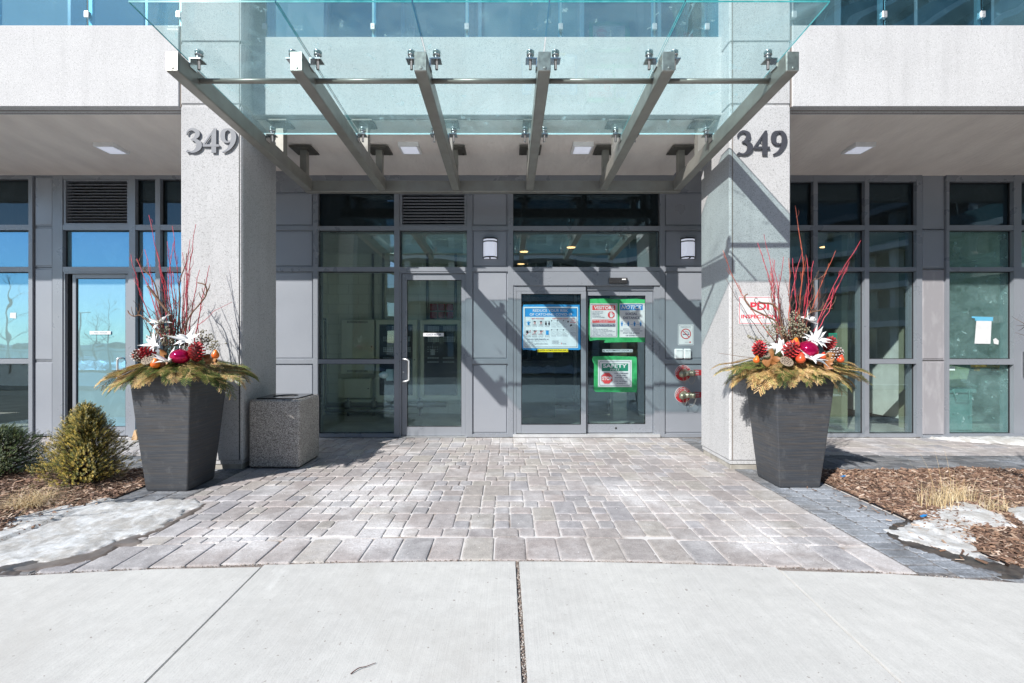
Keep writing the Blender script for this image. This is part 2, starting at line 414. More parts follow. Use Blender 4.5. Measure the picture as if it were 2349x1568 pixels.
# left wing
Vm = [(-620, -606), (-470, -458), (-322, -310), (-180, -170), (65, 74), (120, 143), (296, 310), (356, 367), (480, 492)]
hz = []
for a, b in ((-606, -470), (-458, -322), (-310, -180), (-170, 65), (310, 356), (367, 480)):
    hz += [(a, b, 388, 411), (a, b, 516, 528), (a, b, 612.5, 624), (a, b, 996, 1003.5)]
for a, b in ((-310, -180), (-170, 65)): hz.append((a, b, 824, 835))
hz += [(143, 296, 388, 411), (143, 296, 516, 528), (143, 296, 612.5, 624)]
hz += [(74, 120, 388, 404)]
frame(Vm, hz)
for a, b in ((-606, -470), (-458, -322), (-310, -180), (-170, 65), (310, 356), (367, 480)):
    pane(a, b, *RT, g_spandrel); pane(a, b, *R2, g_film)
    if b in (-180, 65): pane(a, b, *R3, g_film); pane(a, b, *R4, g_store)
    else: pane(a, b, 624, 996, g_film)
panel(74.5, 119.5, 404, 519); panel(74.5, 119.5, 520.5, 613); panel(74.5, 119.5, 614.5, 828); panel(74.5, 119.5, 830, 1002)
louver(143.5, 295.5, 411.5, 515.5); pane(143, 296, *R2, g_film)
# centre
Vm = [(700, 716), (718, 729), (904, 916), (1071, 1083), (1165, 1177), (1514, 1525)]
Vm = [(718, 729), (904, 916), (1071, 1083), (1165, 1177), (1514, 1525)]
hz = []
for a, b in ((492.5, 718), (729, 904), (916, 1071), (1083, 1165), (1177, 1514), (1525, 1800)):
    hz += [(a, b, 388, 441), (a, b, 519, 528.5), (a, b, 613, 623)]
for a, b in ((492.5, 718), (729, 904), (1083, 1165), (1525, 1800)):
    hz += [(a, b, 825, 835), (a, b, 996, 1003.5)]
frame(Vm, hz)
for a, b in ((492.5, 718), (1083, 1165), (1525, 1800)):
    panel(a, b, 441, 519); panel(a, b, 528.5, 613); panel(a, b, 623, 825); panel(a, b, 835, 996)
pane(729, 904, 441, 519, g_spandrel); pane(729, 904, 528.5, 613, g_transom, lean=.055)
pane(729, 904, 623, 825, g_store); pane(729, 904, 835, 996, g_store)
louver(916.5, 1070.5, 441.5, 518.5); pane(916, 1071, 528.5, 613, g_transom, lean=.055)
pane(1177, 1514, 441, 519, g_spandrel); pane(1177, 1514, 528.5, 613, g_transom, lean=.055)
# right wing
frame([(1800, 1812), (1866, 1876), (1984, 1994), (2103, 2116), (2171.5, 2178)],
      [(a, b, *h) for a, b in ((1812, 1866), (1876, 1984), (1994, 2103), (2178, 2326)) for h in ((388, 417), (517, 528.5), (613.5, 623), (996, 1008))]
      + [(1994, 2103, 824.5, 835), (2178, 2326, 824.5, 837), (1812, 1866, 824.5, 835)])
for a, b in ((1812, 1866), (1876, 1984), (1994, 2103), (2178, 2326)):
    pane(a, b, 417, 517, g_spandrel)
    if a == 2178: pane(a, b, 528.5, 613.5, g_dusty); pane(a, b, 623, 824.5, g_dusty); pane(a, b, 837, 996, g_dusty)
    elif a == 1876: pane(a, b, 528.5, 613.5, g_bright); pane(a, b, 623, 996, g_bright)
    else: pane(a, b, 528.5, 613.5, g_bright); pane(a, b, 623, 824.5, g_bright); pane(a, b, 835, 996, g_bright)
panel(2117, 2171, 388, 525, m_panel); panel(2117, 2171, 527, 616, m_panel); panel(2117, 2171, 618, 827, m_oldpanel); panel(2117, 2171, 829, 1002, m_oldpanel)
# the last bay stands on a low plinth; beyond it a second door and more bays
m = MB(); m.box(SX(2112), SX(3400), WY-.05, WY+.02, -.12, SZZ(998)); m.build('base_ledge', m_frame, bld)
m = MB()
for a, b in ((2326, 2343), (2500, 2520), (2760, 2776), (3020, 3036), (3300, 3330)): m.box(SX(a), SX(b), WY-.002, 7.06, .03, SZZ(388))
for a, b in ((2343, 2500), (2520, 2760), (2776, 3020), (3036, 3300)):
    for y0, y1 in ((388, 417), (517, 528.5), (613.5, 660 if a == 2343 else 623), (985, 996)): hb(a, b, y0, y1, m)
m.box(SX(2343)+.001, SX(2358), WY+.004, 7.05, .04, SZZ(660)); m.build('storefront_frame', m_frame, bld)
for a, b in ((2358, 2500), (2520, 2760), (2776, 3020), (3036, 3300)):
    pane(2343 if a == 2358 else a, b, 417, 517, g_spandrel); pane(2343 if a == 2358 else a, b, 528.5, 613.5, g_store); pane(a, b, 660 if a == 2358 else 623, 985, g_dusty)
m = MB(); hx = SX(2349)
m.box(hx-.02, hx+.02, WY-.03, WY+.002, SZZ(866), SZZ(807), .006); m.tube([(hx, WY-.03, SZZ(828)), (hx+.03, WY-.05, SZZ(830)), (hx+.1, WY-.05, SZZ(832))], .01, 8)
m.build('lever_handle', m_stain, bld)

# ---- doors
def leaf(name, x0, x1, y0, y1, gx0, gx1, gy0, gy1, yf, parent=bld, gmat=None, depth=.05):
    m = MB(); a, b, c, d = SX(x0), SX(x1), max(SZZ(y1), .006), SZZ(y0)
    e, f, g, h = SX(gx0), SX(gx1), SZZ(gy1), SZZ(gy0)
    m.box(a, e, yf, yf+depth, c, d, .004); m.box(f, b, yf, yf+depth, c, d, .004)
    m.box(e, f, yf+.001, yf+depth-.001, c, g); m.box(e, f, yf+.001, yf+depth-.001, h, d)
    o = m.build(name, m_frame, parent)
    p = MB(); p.box(e-.003, f+.003, yf+.022, yf+.036, g-.003, h+.003); p.build('glass', gmat or g_store, o)
    k = MB(); t = .008
    for q in ((e, e+t, g, h), (f-t, f, g, h), (e+t, f-t, g, g+t), (e+t, f-t, h-t, h)): k.box(q[0]+.0006, q[1]-.0006, yf+.010, yf+.021, q[2]+.0006, q[3]-.0006)
    k.build('gasket', m_gasket, o)
    return o
m_pullm = M('brushed_pull', (.66, .67, .68), .32, metal=.55)
def pull(x, z0, z1, yf, dx, parent):
    m = MB(); pts = [(x, yf+.01, z0), (x, yf-.045, z0)]
    r = .03
    pts += [(x+dx*.3, yf-.06, z0+.004), (x+dx*.6, yf-.065, z0+.012), (x+dx*.8, yf-.065, z0+r), (x+dx*.8, yf-.065, (z0+z1)/2), (x+dx*.8, yf-.065, z1-r), (x+dx*.6, yf-.065, z1-.012), (x+dx*.3, yf-.06, z1-.004), (x, yf-.045, z1), (x, yf+.01, z1)]
    m.tube(pts, .0145, 10)
    m.lathe((x, yf+.002, (z0+z1)/2-.03), [(.014, 0), (.014, .008), (.006, .009)], (0, -1, 0), 12)
    m.build('handle', m_pullm, parent)
# frame of the mail room door (recessed) and of the panel room door
def door_frame(x0, x1, y0, side=5):
    m = MB(); a, b = SX(x0), SX(x1); t = SX(x0+side)-a; z = SZZ(y0)
    m.box(a+.001, a+t, WY+.012, 7.06, 0, z-.001); m.box(b-t, b-.001, WY+.012, 7.06, 0, z-.001); m.box(a+t, b-t, WY+.012, 7.06, z-t, z-.001)
    m.build('door_frame', m_frame, bld)
door_frame(143, 296, 624, 4)
m = MB(); m.box(SX(147.2), SX(158), WY+.10, 7.04, 0.004, SZZ(627)); m.box(SX(147.2), SX(153), WY+.06, WY+.098, 0.004, SZZ(627)); m.build('door_jamb', m_black, bld)
d = leaf('door', 158.5, 291.8, 628.5, 1001.5, 167, 281, 638, 981, WY+.05, gmat=g_film); tag(d, 'door with pale blue backed glass')
pull(SX(275), SZZ(872), SZZ(822), WY+.05, -.03, d)
door_frame(916, 1071, 623, 4)
d = leaf('door', 920.5, 1066.8, 627.5, 1001.5, 932, 1058, 642, 981, WY+.04); tag(d, 'glazed door with looped steel handle')
pull(SX(924), SZZ(876), SZZ(824), WY+.04, .12, d)
m = MB(); m.box(SX(916), SX(1071), WY-.02, WY+.14, 0.001, .008); m.box(SX(1177), SX(1514), WY-.03, WY+.15, .001, .050, .006); m.build('threshold', m_pullm, bld)
# sliding door: header box, fixed leaf, sliding leaf
m = MB(); m.box(SX(1177)+.001, SX(1514)-.001, WY-.012, WY+.12, SZZ(656), SZZ(624), .004)
sd_ = m.build('door_header', m_frame, bld)
m = MB(); m.box(SX(1177)+.001, SX(1184), WY+.01, WY+.12, .008, SZZ(656.5)); m.box(SX(1501), SX(1514)-.001, WY+.01, WY+.12, .008, SZZ(656.5))
m.box(SX(1184.3), SX(1344), WY+.012, WY+.10, SZZ(668), SZZ(656.5)); m.box(SX(1347), SX(1500.7), WY+.045, WY+.10, SZZ(666), SZZ(656.5)); m.build('door_frame', m_frame, bld)
d = leaf('sliding_door', 1184.5, 1345, 668.5, 995, 1196, 1333.5, 674.5, 975.5, WY+.012); 
d = leaf('sliding_door', 1347, 1500.5, 666.5, 995, 1350, 1484, 677.5, 975.5, WY+.064)
m = MB(); m.lathe((SX(1415), WY+.064, SZZ(984.5)), [(.016, 0), (.016, .004), (.004, .005)], (0, -1, 0), 16); m.build('lock_cylinder', m_gasket, d)

# ---- interiors seen through the glass
m_block = M('block_wall', (.52, .55, .47), .75, col2=(.47, .50, .43), vscale=2)
def blockmat():
    m, nt, bs, L = newmat('painted_block_wall'); tc = nt.nodes.new('ShaderNodeTexCoord')
    mp = nt.nodes.new('ShaderNodeMapping'); mp.inputs['Rotation'].default_value = (PI/2, 0, 0); L.new(tc.outputs['Object'], mp.inputs[0])
    b = nt.nodes.new('ShaderNodeTexBrick'); b.inputs['Scale'].default_value = 1; b.inputs['Brick Width'].default_value = .4; b.inputs['Row Height'].default_value = .2
    b.inputs['Mortar Size'].default_value = .006; b.inputs['Color1'].default_value = (.78, .80, .68, 1); b.inputs['Color2'].default_value = (.75, .77, .66, 1); b.inputs['Mortar'].default_value = (.60, .62, .52, 1)
    L.new(mp.outputs[0], b.inputs[0]); L.new(b.outputs[0], bs.inputs['Base Color']); bs.inputs['Roughness'].default_value = .7; return m
m_block = blockmat()
m_tile = M('interior_floor', (.50, .50, .46), .35, col2=(.27, .27, .25), vscale=2)
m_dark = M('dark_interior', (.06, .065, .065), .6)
m_wwall = M('white_lobby_wall', (.80, .81, .78), .8)
m_base = M('black_baseboard', (.03, .03, .03), .5)
def ibox(name, mat, *bx, bev=0, parent=bld):
    m = MB()
    for b in bx: m.box(*b, bev)
    return m.build(name, mat, parent)
ibox('interior_floor', m_tile, (XL+.2, XR-.2, 7.065, 12.19, -.01, .006))
ibox('interior_wall', m_block, (-3.62, -.70, 9.1, 9.2, .006, 3.24), (-3.72, -3.62, 7.07, 9.2, .006, 3.24), (-.70, -.60, 7.07, 9.2, .006, 3.24))
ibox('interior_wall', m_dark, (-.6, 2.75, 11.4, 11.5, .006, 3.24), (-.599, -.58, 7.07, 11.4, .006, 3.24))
ibox('interior_wall', m_wwall, (2.75, 2.85, 7.07, 11.5, .006, 3.24), (6.70, 6.80, 7.72, 12.1, .006, 3.24))
ibox('interior_upright', M('olive_reveal', (.30, .31, .22), .5), (6.62, 6.86, 7.07, 7.68, .006, 3.24), (5.52, 5.62, 7.5, 7.9, .006, 3.24))  # mullion reveals added as uprights, the glass tint painted in as olive
ibox('baseboard', m_base, (6.68, 6.699, 7.73, 12.1, .007, .13), (2.86, 6.68, 12.05, 12.19, .007, .13))
ibox('interior_wall', m_int, (-4.0, -3.72, 7.07, 12.1, .006, 3.24), (6.87, 12, 10.2, 10.3, .006, 3.24))
ibox('ceiling', M('lobby_ceiling', (.55, .55, .50), .8), (XL+.2, XR-.2, 7.07, 12.19, 3.215, 3.239))
# vestibule: inner glazed screen, dark desk and columns
m = MB()
for x in (-.55, .42, 1.4, 2.5): m.box(x, x+.06, 9.6, 9.68, .006, 3.21)
m.box(-.49, 2.5, 9.605, 9.675, 2.2, 2.28); m.box(-.49, 2.5, 9.605, 9.675, .01, .1); m.build('inner_screen', m_frame, bld)
ibox('interior_upright', M('pale_column', (.55, .56, .50), .6), (1.95, 2.2, 8.4, 8.65, .006, 3.21))
m_lit = M('lit_downlight', (1, .8, .5), .5, emit=((1, .60, .26), 2.6))
m_ringw = M('downlight_ring', (.7, .66, .55), .5)
for i, (px, py, Y) in enumerate(((1202, 578, 8.6), (1310, 568, 8.1), (1195, 606, 9.2), (1892, 567, 8.3))):
    Y = (3.2-H)*F/(CY-py); x = X(px, Y)
    t = thing('downlight', 'warm lobby downlight, ' + ['upper left in the sliding door transom', 'largest, in the sliding door transom', 'lowest, at the left of the sliding door transom', 'one behind the right wing windows'][i], 'downlight', (x, Y, 3.2), 'lit lobby downlights')
    m = MB(); m.lathe((x, Y, 3.214), [(.10, 0), (.10, -.012), (.085, -.014)], (0, 0, 1), 20); m.build('ring', m_ringw, t)
    m = MB(); m.lathe((x, Y, 3.199), [(.08, 0), (.08, -.004), (.01, -.005)], (0, 0, 1), 20); m.build('lens', m_lit, t)

# ================================================================ WALL AND CEILING LIGHTS
LAB = ['left wing ceiling', 'ceiling over the panel room door', 'ceiling over the sliding doors', 'right wing ceiling']
for lab, (px, py) in zip(LAB, ((256, 343), (941, 348), (1335, 348), (1969, 346))):
    Y = 6.05; x = X(px, Y); z = SZ(Y)
    t = thing('ceiling_light', 'square white flush ceiling light in the '+lab, 'ceiling light', (x, Y, z), 'square ceiling lights')
    m = MB(); s = .135; m.box(x-s, x+s, Y-s, Y+s, z-.03, z+.03, .004); m.build('housing', m_white, t)
    m = MB(); s = .105; m.box(x-s, x+s, Y-s, Y+s, z-.034, z-.0305); m.build('lens', m_glow, t)
for lab, (px, py) in zip(('between the panel room door and the sliding doors', 'right of the sliding doors beside the right pillar'), ((1124.5, 571.5), (1577, 571.5))):
    y = WY+.022; x = X(px, y); z = Z(py, y); hw = .108; hh = .155
    t = thing('wall_lamp', 'white black banded lantern '+lab, 'wall lamp', (x, y, z), 'wall lamps beside the doors')
    m = MB(); m.box(x-hw*1.02, x+hw*1.02, y-.018, y, z-hh, z+hh, .006)
    def arc(zc0, zc1, k=1.0):
        poly = []
        n = 10
        for i in range(n+1):
            u = -1+2*i/n; poly.append((x+u*hw*k, y-.02-.075*(1-abs(u)**4)*k))
        poly += [(x+hw*k, y-.019), (x-hw*k, y-.019)]
        return poly
    m.hprism(arc(0, 0, 1.0), z+hh-.018, z+hh); m.hprism(arc(0, 0, 1.0), z+hh-.062, z+hh-.046); m.hprism(arc(0, 0, 1.0), z-hh+.012, z-hh+.03)
    m.box(x-.01, x+.01, y-.10, y-.02, z-hh-.004, z-hh+.01); m.build('lamp_body', m_gasket, t)
    m = MB(); m.hprism(arc(0, 0, .955), z-hh+.031, z+hh-.063); m.hprism(arc(0, 0, .955), z+hh-.045, z+hh-.019); m.hprism(arc(0, 0, .9), z-hh+.001, z-hh+.011); m.build('diffuser', m_glow, t)
# motion sensor on the header
y = WY-.013; t = thing('motion_sensor', 'black motion sensor bar on the header over the sliding doors', 'sensor', (SX(1417), y, SZZ(645)))
m = MB(); m.box(X(1396, y), X(1438, y), y-.045, y, Z(651.5, y), Z(638.5, y), .006); m.build('housing', m_gasket, t)
m = MB(); m.box(X(1425, y), X(1434, y), y-.0462, y-.0455, Z(643.5, y), Z(641, y)); m.build('badge', m_white, t)

# ================================================================ CANOPY
can = thing('glass_canopy', 'teal glass entrance canopy on six grey green steel beams', 'canopy', (-.2, 5.6, 4.05))
BS = .0525                                                   # slope of the beams
BX = [-2.736+1.0115*k for k in range(6)]
BYF, BYR = 3.70, 6.22
def bz(y, off=0): return 3.650+off-(y-BYF)*BS
for k, x in enumerate(BX):
    m = MB(); hw = .052; z0, z1 = bz(BYF), bz(BYR)
    D = Vector((0, BYR-BYF, z1-z0)); L_ = D.length/2
    dy = D.normalized()*L_; up = Vector((0, BS, 1)).normalized()*.081
    m.obox((x, (BYF+BYR)/2, (z0+z1)/2+.081), (hw, 0, 0), dy, up)
    b_ = m.build('beam', m_steel, can)
    bv = b_.modifiers.new('round', 'BEVEL'); bv.width = .012; bv.segments = 3
    m = MB(); m.box(x-hw+.001, x+hw-.001, BYF-.010, BYF-.0005, z0+.004, z0+.162, .006)
    m.lathe((x+.004, BYF-.009, z0+.028), [(.013, 0), (.013, .004), (.009, .006)], (0, -1, 0), 12)
    m.build('end_cap', m_cap, b_)
m = MB(); m.box(BX[0]-.06, BX[5]+.06, 6.235, 6.335, 3.512, 3.664)
b_ = m.build('rear_beam', m_steel, can); bv = b_.modifiers.new('round', 'BEVEL'); bv.width = .008; bv.segments = 2
for a, b in zip(BX, BX[1:]):
    m = MB(); y = 3.95; m.tube([(a+.052, y, bz(y)+.082), (b-.052, y, bz(y)+.082)], .0215, 16)
    for xx in (a+.052, b-.056): m.tube([(xx, y, bz(y)+.082), (xx+.004, y, bz(y)+.082)], .030, 16)
    m.build('cross_tube', m_steel, can)
for k, x in enumerate(BX):
    for y, w_ in ((5.47, .10), (6.10, .085)):
        m = MB(); zt = SZ(y)
        m.box(x-w_/2, x+w_/2, y-w_/2, y+w_/2, bz(y)+.10, zt-.012)
        h = m.build('hanger', m_steel, can)
        m = MB(); s = .145 if y > 6 else .12; m.box(x-s, x+s, y-s*.95, y+s*.95, zt-.014, zt+.004)
        for i in (-1, 1):
            for j in (-1, 1): m.lathe((x+i*s*.72, y+j*s*.7, zt-.014), [(.013, 0), (.013, -.012)], (0, 0, 1), 6)
        m.build('mounting_plate', m_darksteel, h)
GYF, GYR = 3.32, 5.15
def gz(y): return 3.934-(y-GYF)*.072
GX = [-2.785, -1.70, -.70, .305, 1.30, 2.365]
for a, b in zip(GX, GX[1:]):
    a += .006; b -= .006
    m = MB(); t = .0135
    for i, (ya, yb) in enumerate(((GYF, GYR),)):
        m.add([(a,ya,gz(ya)),(b,ya,gz(ya)),(b,yb,gz(yb)),(a,yb,gz(yb)),(a,ya,gz(ya)+t),(b,ya,gz(ya)+t),(b,yb,gz(yb)+t),(a,yb,gz(yb)+t)],
              [(0,1,2,3),(7,6,5,4)])
        m.cur = 1
        m.add([(a,ya,gz(ya)),(b,ya,gz(ya)),(b,yb,gz(yb)),(a,yb,gz(yb)),(a,ya,gz(ya)+t),(b,ya,gz(ya)+t),(b,yb,gz(yb)+t),(a,yb,gz(yb)+t)],
              [(0,4,5,1),(1,5,6,2),(3,7,4,0)])
        m.cur = 2; m.add([(a,yb,gz(yb)),(b,yb,gz(yb)),(b,yb,gz(yb)+t),(a,yb,gz(yb)+t)], [(0,1,2,3)])
    m.build('glass_panel', [g_canopy, g_edge, g_edge_lit], can)
for k, x in enumerate(BX):
    for side in (-1, 1):
        if (k == 0 and side < 0) or (k == 5 and side > 0): continue
        for y in (3.86, 5.06):
            xx = x+side*.052; zg = gz(y); zp = zg-.055
            m = MB(); e = side
            m.box(xx, xx+e*.095, y-.045, y+.045, zp-.008, zp)
            m.box(xx, xx+e*.010, y-.045, y+.045, zp-.075, zp-.0085)
            o = m.build('bracket', m_stain, can)
            m = MB(); cxx = xx+e*.055
            m.lathe((cxx, y, zg-.001), [(.031, 0), (.033, -.005), (.031, -.011), (.018, -.012), (.018, -.022), (.026, -.023), (.026, -.033), (.012, -.034), (.012, -.13)], (0, 0, 1), 16)
            m.lathe((cxx, y, zg+.0145), [(.033, 0), (.033, .008), (.028, .013)], (0, 0, 1), 16)
            m.build('bolt', m_stain, o)
# ================================================================ GROUND
def arcY(x): return 3.015-(.0285 if x > 0 else .0205)*x*x*(1 if abs(x) < 6 else 36/(x*x))
PL, PR = -2.98, 2.57                                         # edges of the sand coloured paving
def st(name, mb, mat): return tag(mb.build(name, mat), kind='structure')
# base sheets
m_soil = M('soil', (.10, .08, .06), .95, col2=(.06, .05, .04), vscale=9)
m = MB(); m.add([(-300, -300, -.16), (300, -300, -.16), (300, 300, -.16), (-300, 300, -.16)], [(0, 1, 2, 3)]); st('ground', m, m_soil)
m_asph = M('asphalt', (.065, .067, .07), .85, col2=(.13, .13, .135), vscale=.35, b=.4, bscale=70, lo=.4, hi=.7)
m = MB(); m.add([(-90, -29, -.125), (90, -29, -.125), (90, -1.45, -.125), (-90, -1.45, -.125)], [(0, 1, 2, 3)]); st('road', m, m_asph)
m_kerb = M('kerb_concrete', (.45, .45, .43), .9, col2=(.36, .36, .34), vscale=6)
m = MB(); m.box(-60, 60, -1.45, -1.2, -.16, -.004, .02); st('kerb', m, m_kerb)

# joint sand between the pavers
m_sand = M('joint_sand', (.60, .58, .57), .95, col2=(.26, .21, .18), vscale=2.6, lo=.50, hi=.66, b=.7, bscale=220)
n = 40; vs = []; fs = []
for i in range(n+1):
    x = -9+18*i/n; vs += [(x, arcY(x)+.016, -.009), (x, 7.0, -.009)]
for i in range(n): fs.append((2*i, 2*i+2, 2*i+3, 2*i+1))
m = MB(); m.add(vs, fs); st('paving_bed', m, m_sand)

# pavers
def paver_mat(name, eff, effcol):
    mm, nt, bs, L = newmat(name); co = tex_coord(nt)
    a = nt.nodes.new('ShaderNodeAttribute'); a.attribute_name = 'Col'
    c = mixc(nt, 1.0, a.outputs['Color'], ramp(nt, nz(nt, co, 14, 6, .7), [(.3, .78), (.7, 1.2)]), 'MULTIPLY')
    c = mixc(nt, 1.0, c, ramp(nt, nz(nt, co, 130, 3, .7), [(.3, .72), (.7, 1.25)]), 'MULTIPLY')
    nn_ = nz(nt, co, 1.9, 9, .72, .3)
    for (qx, qy, qr) in ((-1.35, 4.35, .75), (1.25, 4.25, .55), (-.95, 3.45, .5), (-2.0, 3.3, .6), (.5, 6.7, .9), (1.9, 3.35, .45), (2.95, 3.5, .9), (2.9, 4.4, .5)):
        vd = nt.nodes.new('ShaderNodeVectorMath'); vd.operation = 'DISTANCE'; L.new(co, vd.inputs[0]); vd.inputs[1].default_value = (qx, qy, 0)
        rr_ = nt.nodes.new('ShaderNodeMapRange'); rr_.inputs['From Min'].default_value = qr; rr_.inputs['From Max'].default_value = 0; rr_.inputs['To Max'].default_value = .26; L.new(vd.outputs['Value'], rr_.inputs['Value'])
        ad = nt.nodes.new('ShaderNodeMath'); ad.operation = 'ADD'; L.new(nn_, ad.inputs[0]); L.new(rr_.outputs[0], ad.inputs[1]); nn_ = ad.outputs[0]
    f1 = ramp(nt, nn_, [(.49, 0), (.60, eff*.4), (.72, eff)])
    f2 = ramp(nt, nz(nt, co, 60, 4, .8), [(.35, .25), (.6, 1)])
    f = nt.nodes.new('ShaderNodeMath'); f.operation = 'MULTIPLY'; L.new(f1, f.inputs[0]); L.new(f2, f.inputs[1])
    c = mixc(nt, f.outputs[0], c, effcol)
    L.new(c, bs.inputs['Base Color']); bs.inputs['Roughness'].default_value = .88
    L.new(bump(nt, nz(nt, co, 90, 5, .7), .5, .004, bump(nt, nz(nt, co, 11, 3), .35, .01)), bs.inputs['Normal'])
    return mm
m_pave = paver_mat('sand_pavers', .8, (.72, .71, .72))
m_char = paver_mat('charcoal_pavers', .8, (.42, .46, .52))
PAL = [(.375, .345, .335), (.395, .36, .335), (.35, .325, .33), (.37, .325, .315), (.395, .37, .335), (.345, .34, .355), (.385, .35, .34), (.32, .315, .34), (.375, .335, .325)]
def block(m, x0, x1, y0, y1, yfun=None, bev=.013, jit=.004, zj=.0015, gap=.0045, rot=0):
    x0 += gap*R.uniform(.5, 1); x1 -= gap*R.uniform(.5, 1); y0 += gap*R.uniform(.5, 1); y1 -= gap*R.uniform(.5, 1)
    r = R.uniform(.012, .028)
    def ring(i, z):
        out = []
        w2, d2 = (x1-x0)/2-i, (y1-y0)/2-i; rr = max(.004, r-i*.3)
        for sx, sy in ((1, -1), (1, 1), (-1, 1), (-1, -1)):
            a0 = {(1,-1): -90, (1,1): 0, (-1,1): 90, (-1,-1): 180}[(sx, sy)]
            for k in (0, 45, 90):
                a = math.radians(a0+k); out.append((sx*(w2-rr)+rr*math.cos(a), sy*(d2-rr)+rr*math.sin(a), z))
        return out
    cx, cy = (x0+x1)/2, (y0+y1)/2
    jt = [(R.uniform(-jit, jit), R.uniform(-jit, jit)) for _ in range(12)]
    z = R.uniform(-zj, zj); tx, ty = R.uniform(-.006, .006), R.uniform(-.006, .006)
    vs = []
    for i, zz in ((0, -.03), (0, -.009+z), (bev*.35, -.002+z), (bev, z)):
        for (px, py, pz), (jx, jy) in zip(ring(i, zz), jt):
            Xx, Yy = cx+px+jx, cy+py+jy
            if yfun: lim = yfun(Xx); Yy = max(Yy, lim+.004)
            vs.append((Xx, Yy, pz+(px*tx+py*ty if zz > -.03 else 0)))
    fs = [tuple(range(36, 48))]
    for L_ in range(3):
        for k in range(12): fs.append((L_*12+k, L_*12+(k+1) % 12, (L_+1)*12+(k+1) % 12, (L_+1)*12+k))
    c = R.choice(PAL); s = R.uniform(.80, .98)
    mc_ = tuple(sum(p_[k_] for p_ in PAL)/len(PAL) for k_ in range(3)); m.col = tuple((q*.62+w__*.38)*s*1.03 for q, w__ in zip(c, mc_)); m.add(vs, fs)
def field(m, x0, x1, y0, y1, yfun=None, ux=.064, uy=.150):
    nx = max(1, round((x1-x0)/ux)); ux = (x1-x0)/nx; ny = max(1, round((y1-y0)/uy)); uy = (y1-y0)/ny
    used = [[False]*nx for _ in range(ny)]
    for j in range(ny-1, -1, -1):
        i = 0
        while i < nx:
            if used[j][i]: i += 1; continue
            g = 0
            while i+g < nx and not used[j][i+g]: g += 1
            if g <= 4: w_ = g
            else:
                w_ = R.choice((3, 3, 2, 2)); 
                if g-w_ == 1: w_ = 3 if w_ == 2 else 2
            h = 1
            if w_ >= 3 and j > 0 and R.random() < .5: h = 2
            if h == 2 and any(used[j-1][i+q] for q in range(w_)): h = 1
            for q in range(w_):
                for t in range(h): used[j-t][i+q] = True
            bx0, bx1, by0, by1 = x0+i*ux, x0+(i+w_)*ux, y0+(j-h+1)*uy, y0+(j+1)*uy
            if not yfun or by1 > yfun((bx0+bx1)/2)+.05: block(m, bx0, bx1, by0, by1, yfun)
            i += w_
m = MB(); SOL = .355
field(m, PL, PR, arcY(3)+.32, 6.83, lambda x: arcY(x)+SOL)
# soldier course along the concrete
nS = 25; dx = (PR-PL)/nS
for k in range(nS):
    xa = PL+k*dx; ya = (arcY(xa)+arcY(xa+dx))/2
    block(m, xa, xa+dx, ya+.004, ya+SOL-.002, bev=.016)
st('paving', m, m_pave)
m = MB(); field(m, PR+.66, 7.4, 5.785, 6.80, None, .11, .20); field(m, -8.6, -3.63, 5.785, 6.83, None, .11, .20); st('paving', m, m_pave)
# charcoal border strips
PAL_, PAL = PAL, [(.11, .115, .125), (.17, .173, .18), (.08, .085, .095), (.21, .212, .22)]
m = MB()
def strip(x0, x1, y0, y1, yfun=None, bw=.215, bd=.108):
    nx = max(1, round((x1-x0)/bw)); bw = (x1-x0)/nx; ny = round((y1-y0)/bd)
    for i in range(nx):
        off = R.uniform(0, bd)
        for j in range(ny+1):
            a, b = y0+j*bd-off, y0+(j+1)*bd-off
            a = max(a, y0); b = min(b, y1)
            if b-a < .03 or (yfun and b < yfun(x0+i*bw)+.05): continue
            block(m, x0+i*bw, x0+(i+1)*bw, a, b, yfun, bev=.008, jit=.003, zj=.002, gap=.0065)
m2_ = MB()
for a_, b_ in ((PR-.002, PR+.66), (-3.63, PL+.002)): m2_.add([(a_, 2.75, -.006), (b_, 2.75, -.006), (b_, 6.84, -.006), (a_, 6.84, -.006)], [(0, 1, 2, 3)])
for a_, b_ in ((PR+.66, 9.0), (-8.6, -3.63)): m2_.add([(a_, 5.13, -.006), (b_, 5.13, -.006), (b_, 5.78, -.006), (a_, 5.78, -.006)], [(0, 1, 2, 3)])
st('border_bed', m2_, M('dark_joint', (.07, .065, .065), .95, col2=(.25, .24, .24), vscale=30))
strip(PR+.004, PR+.652, 2.55, 6.80, arcY); strip(-3.62, PL-.004, 2.6, 6.80, arcY)
strip(PR+.66, 9.0, 5.135, 5.78); strip(-8.6, -3.63, 5.135, 5.78)
st('paving_border', m, m_char)
PAL = PAL_

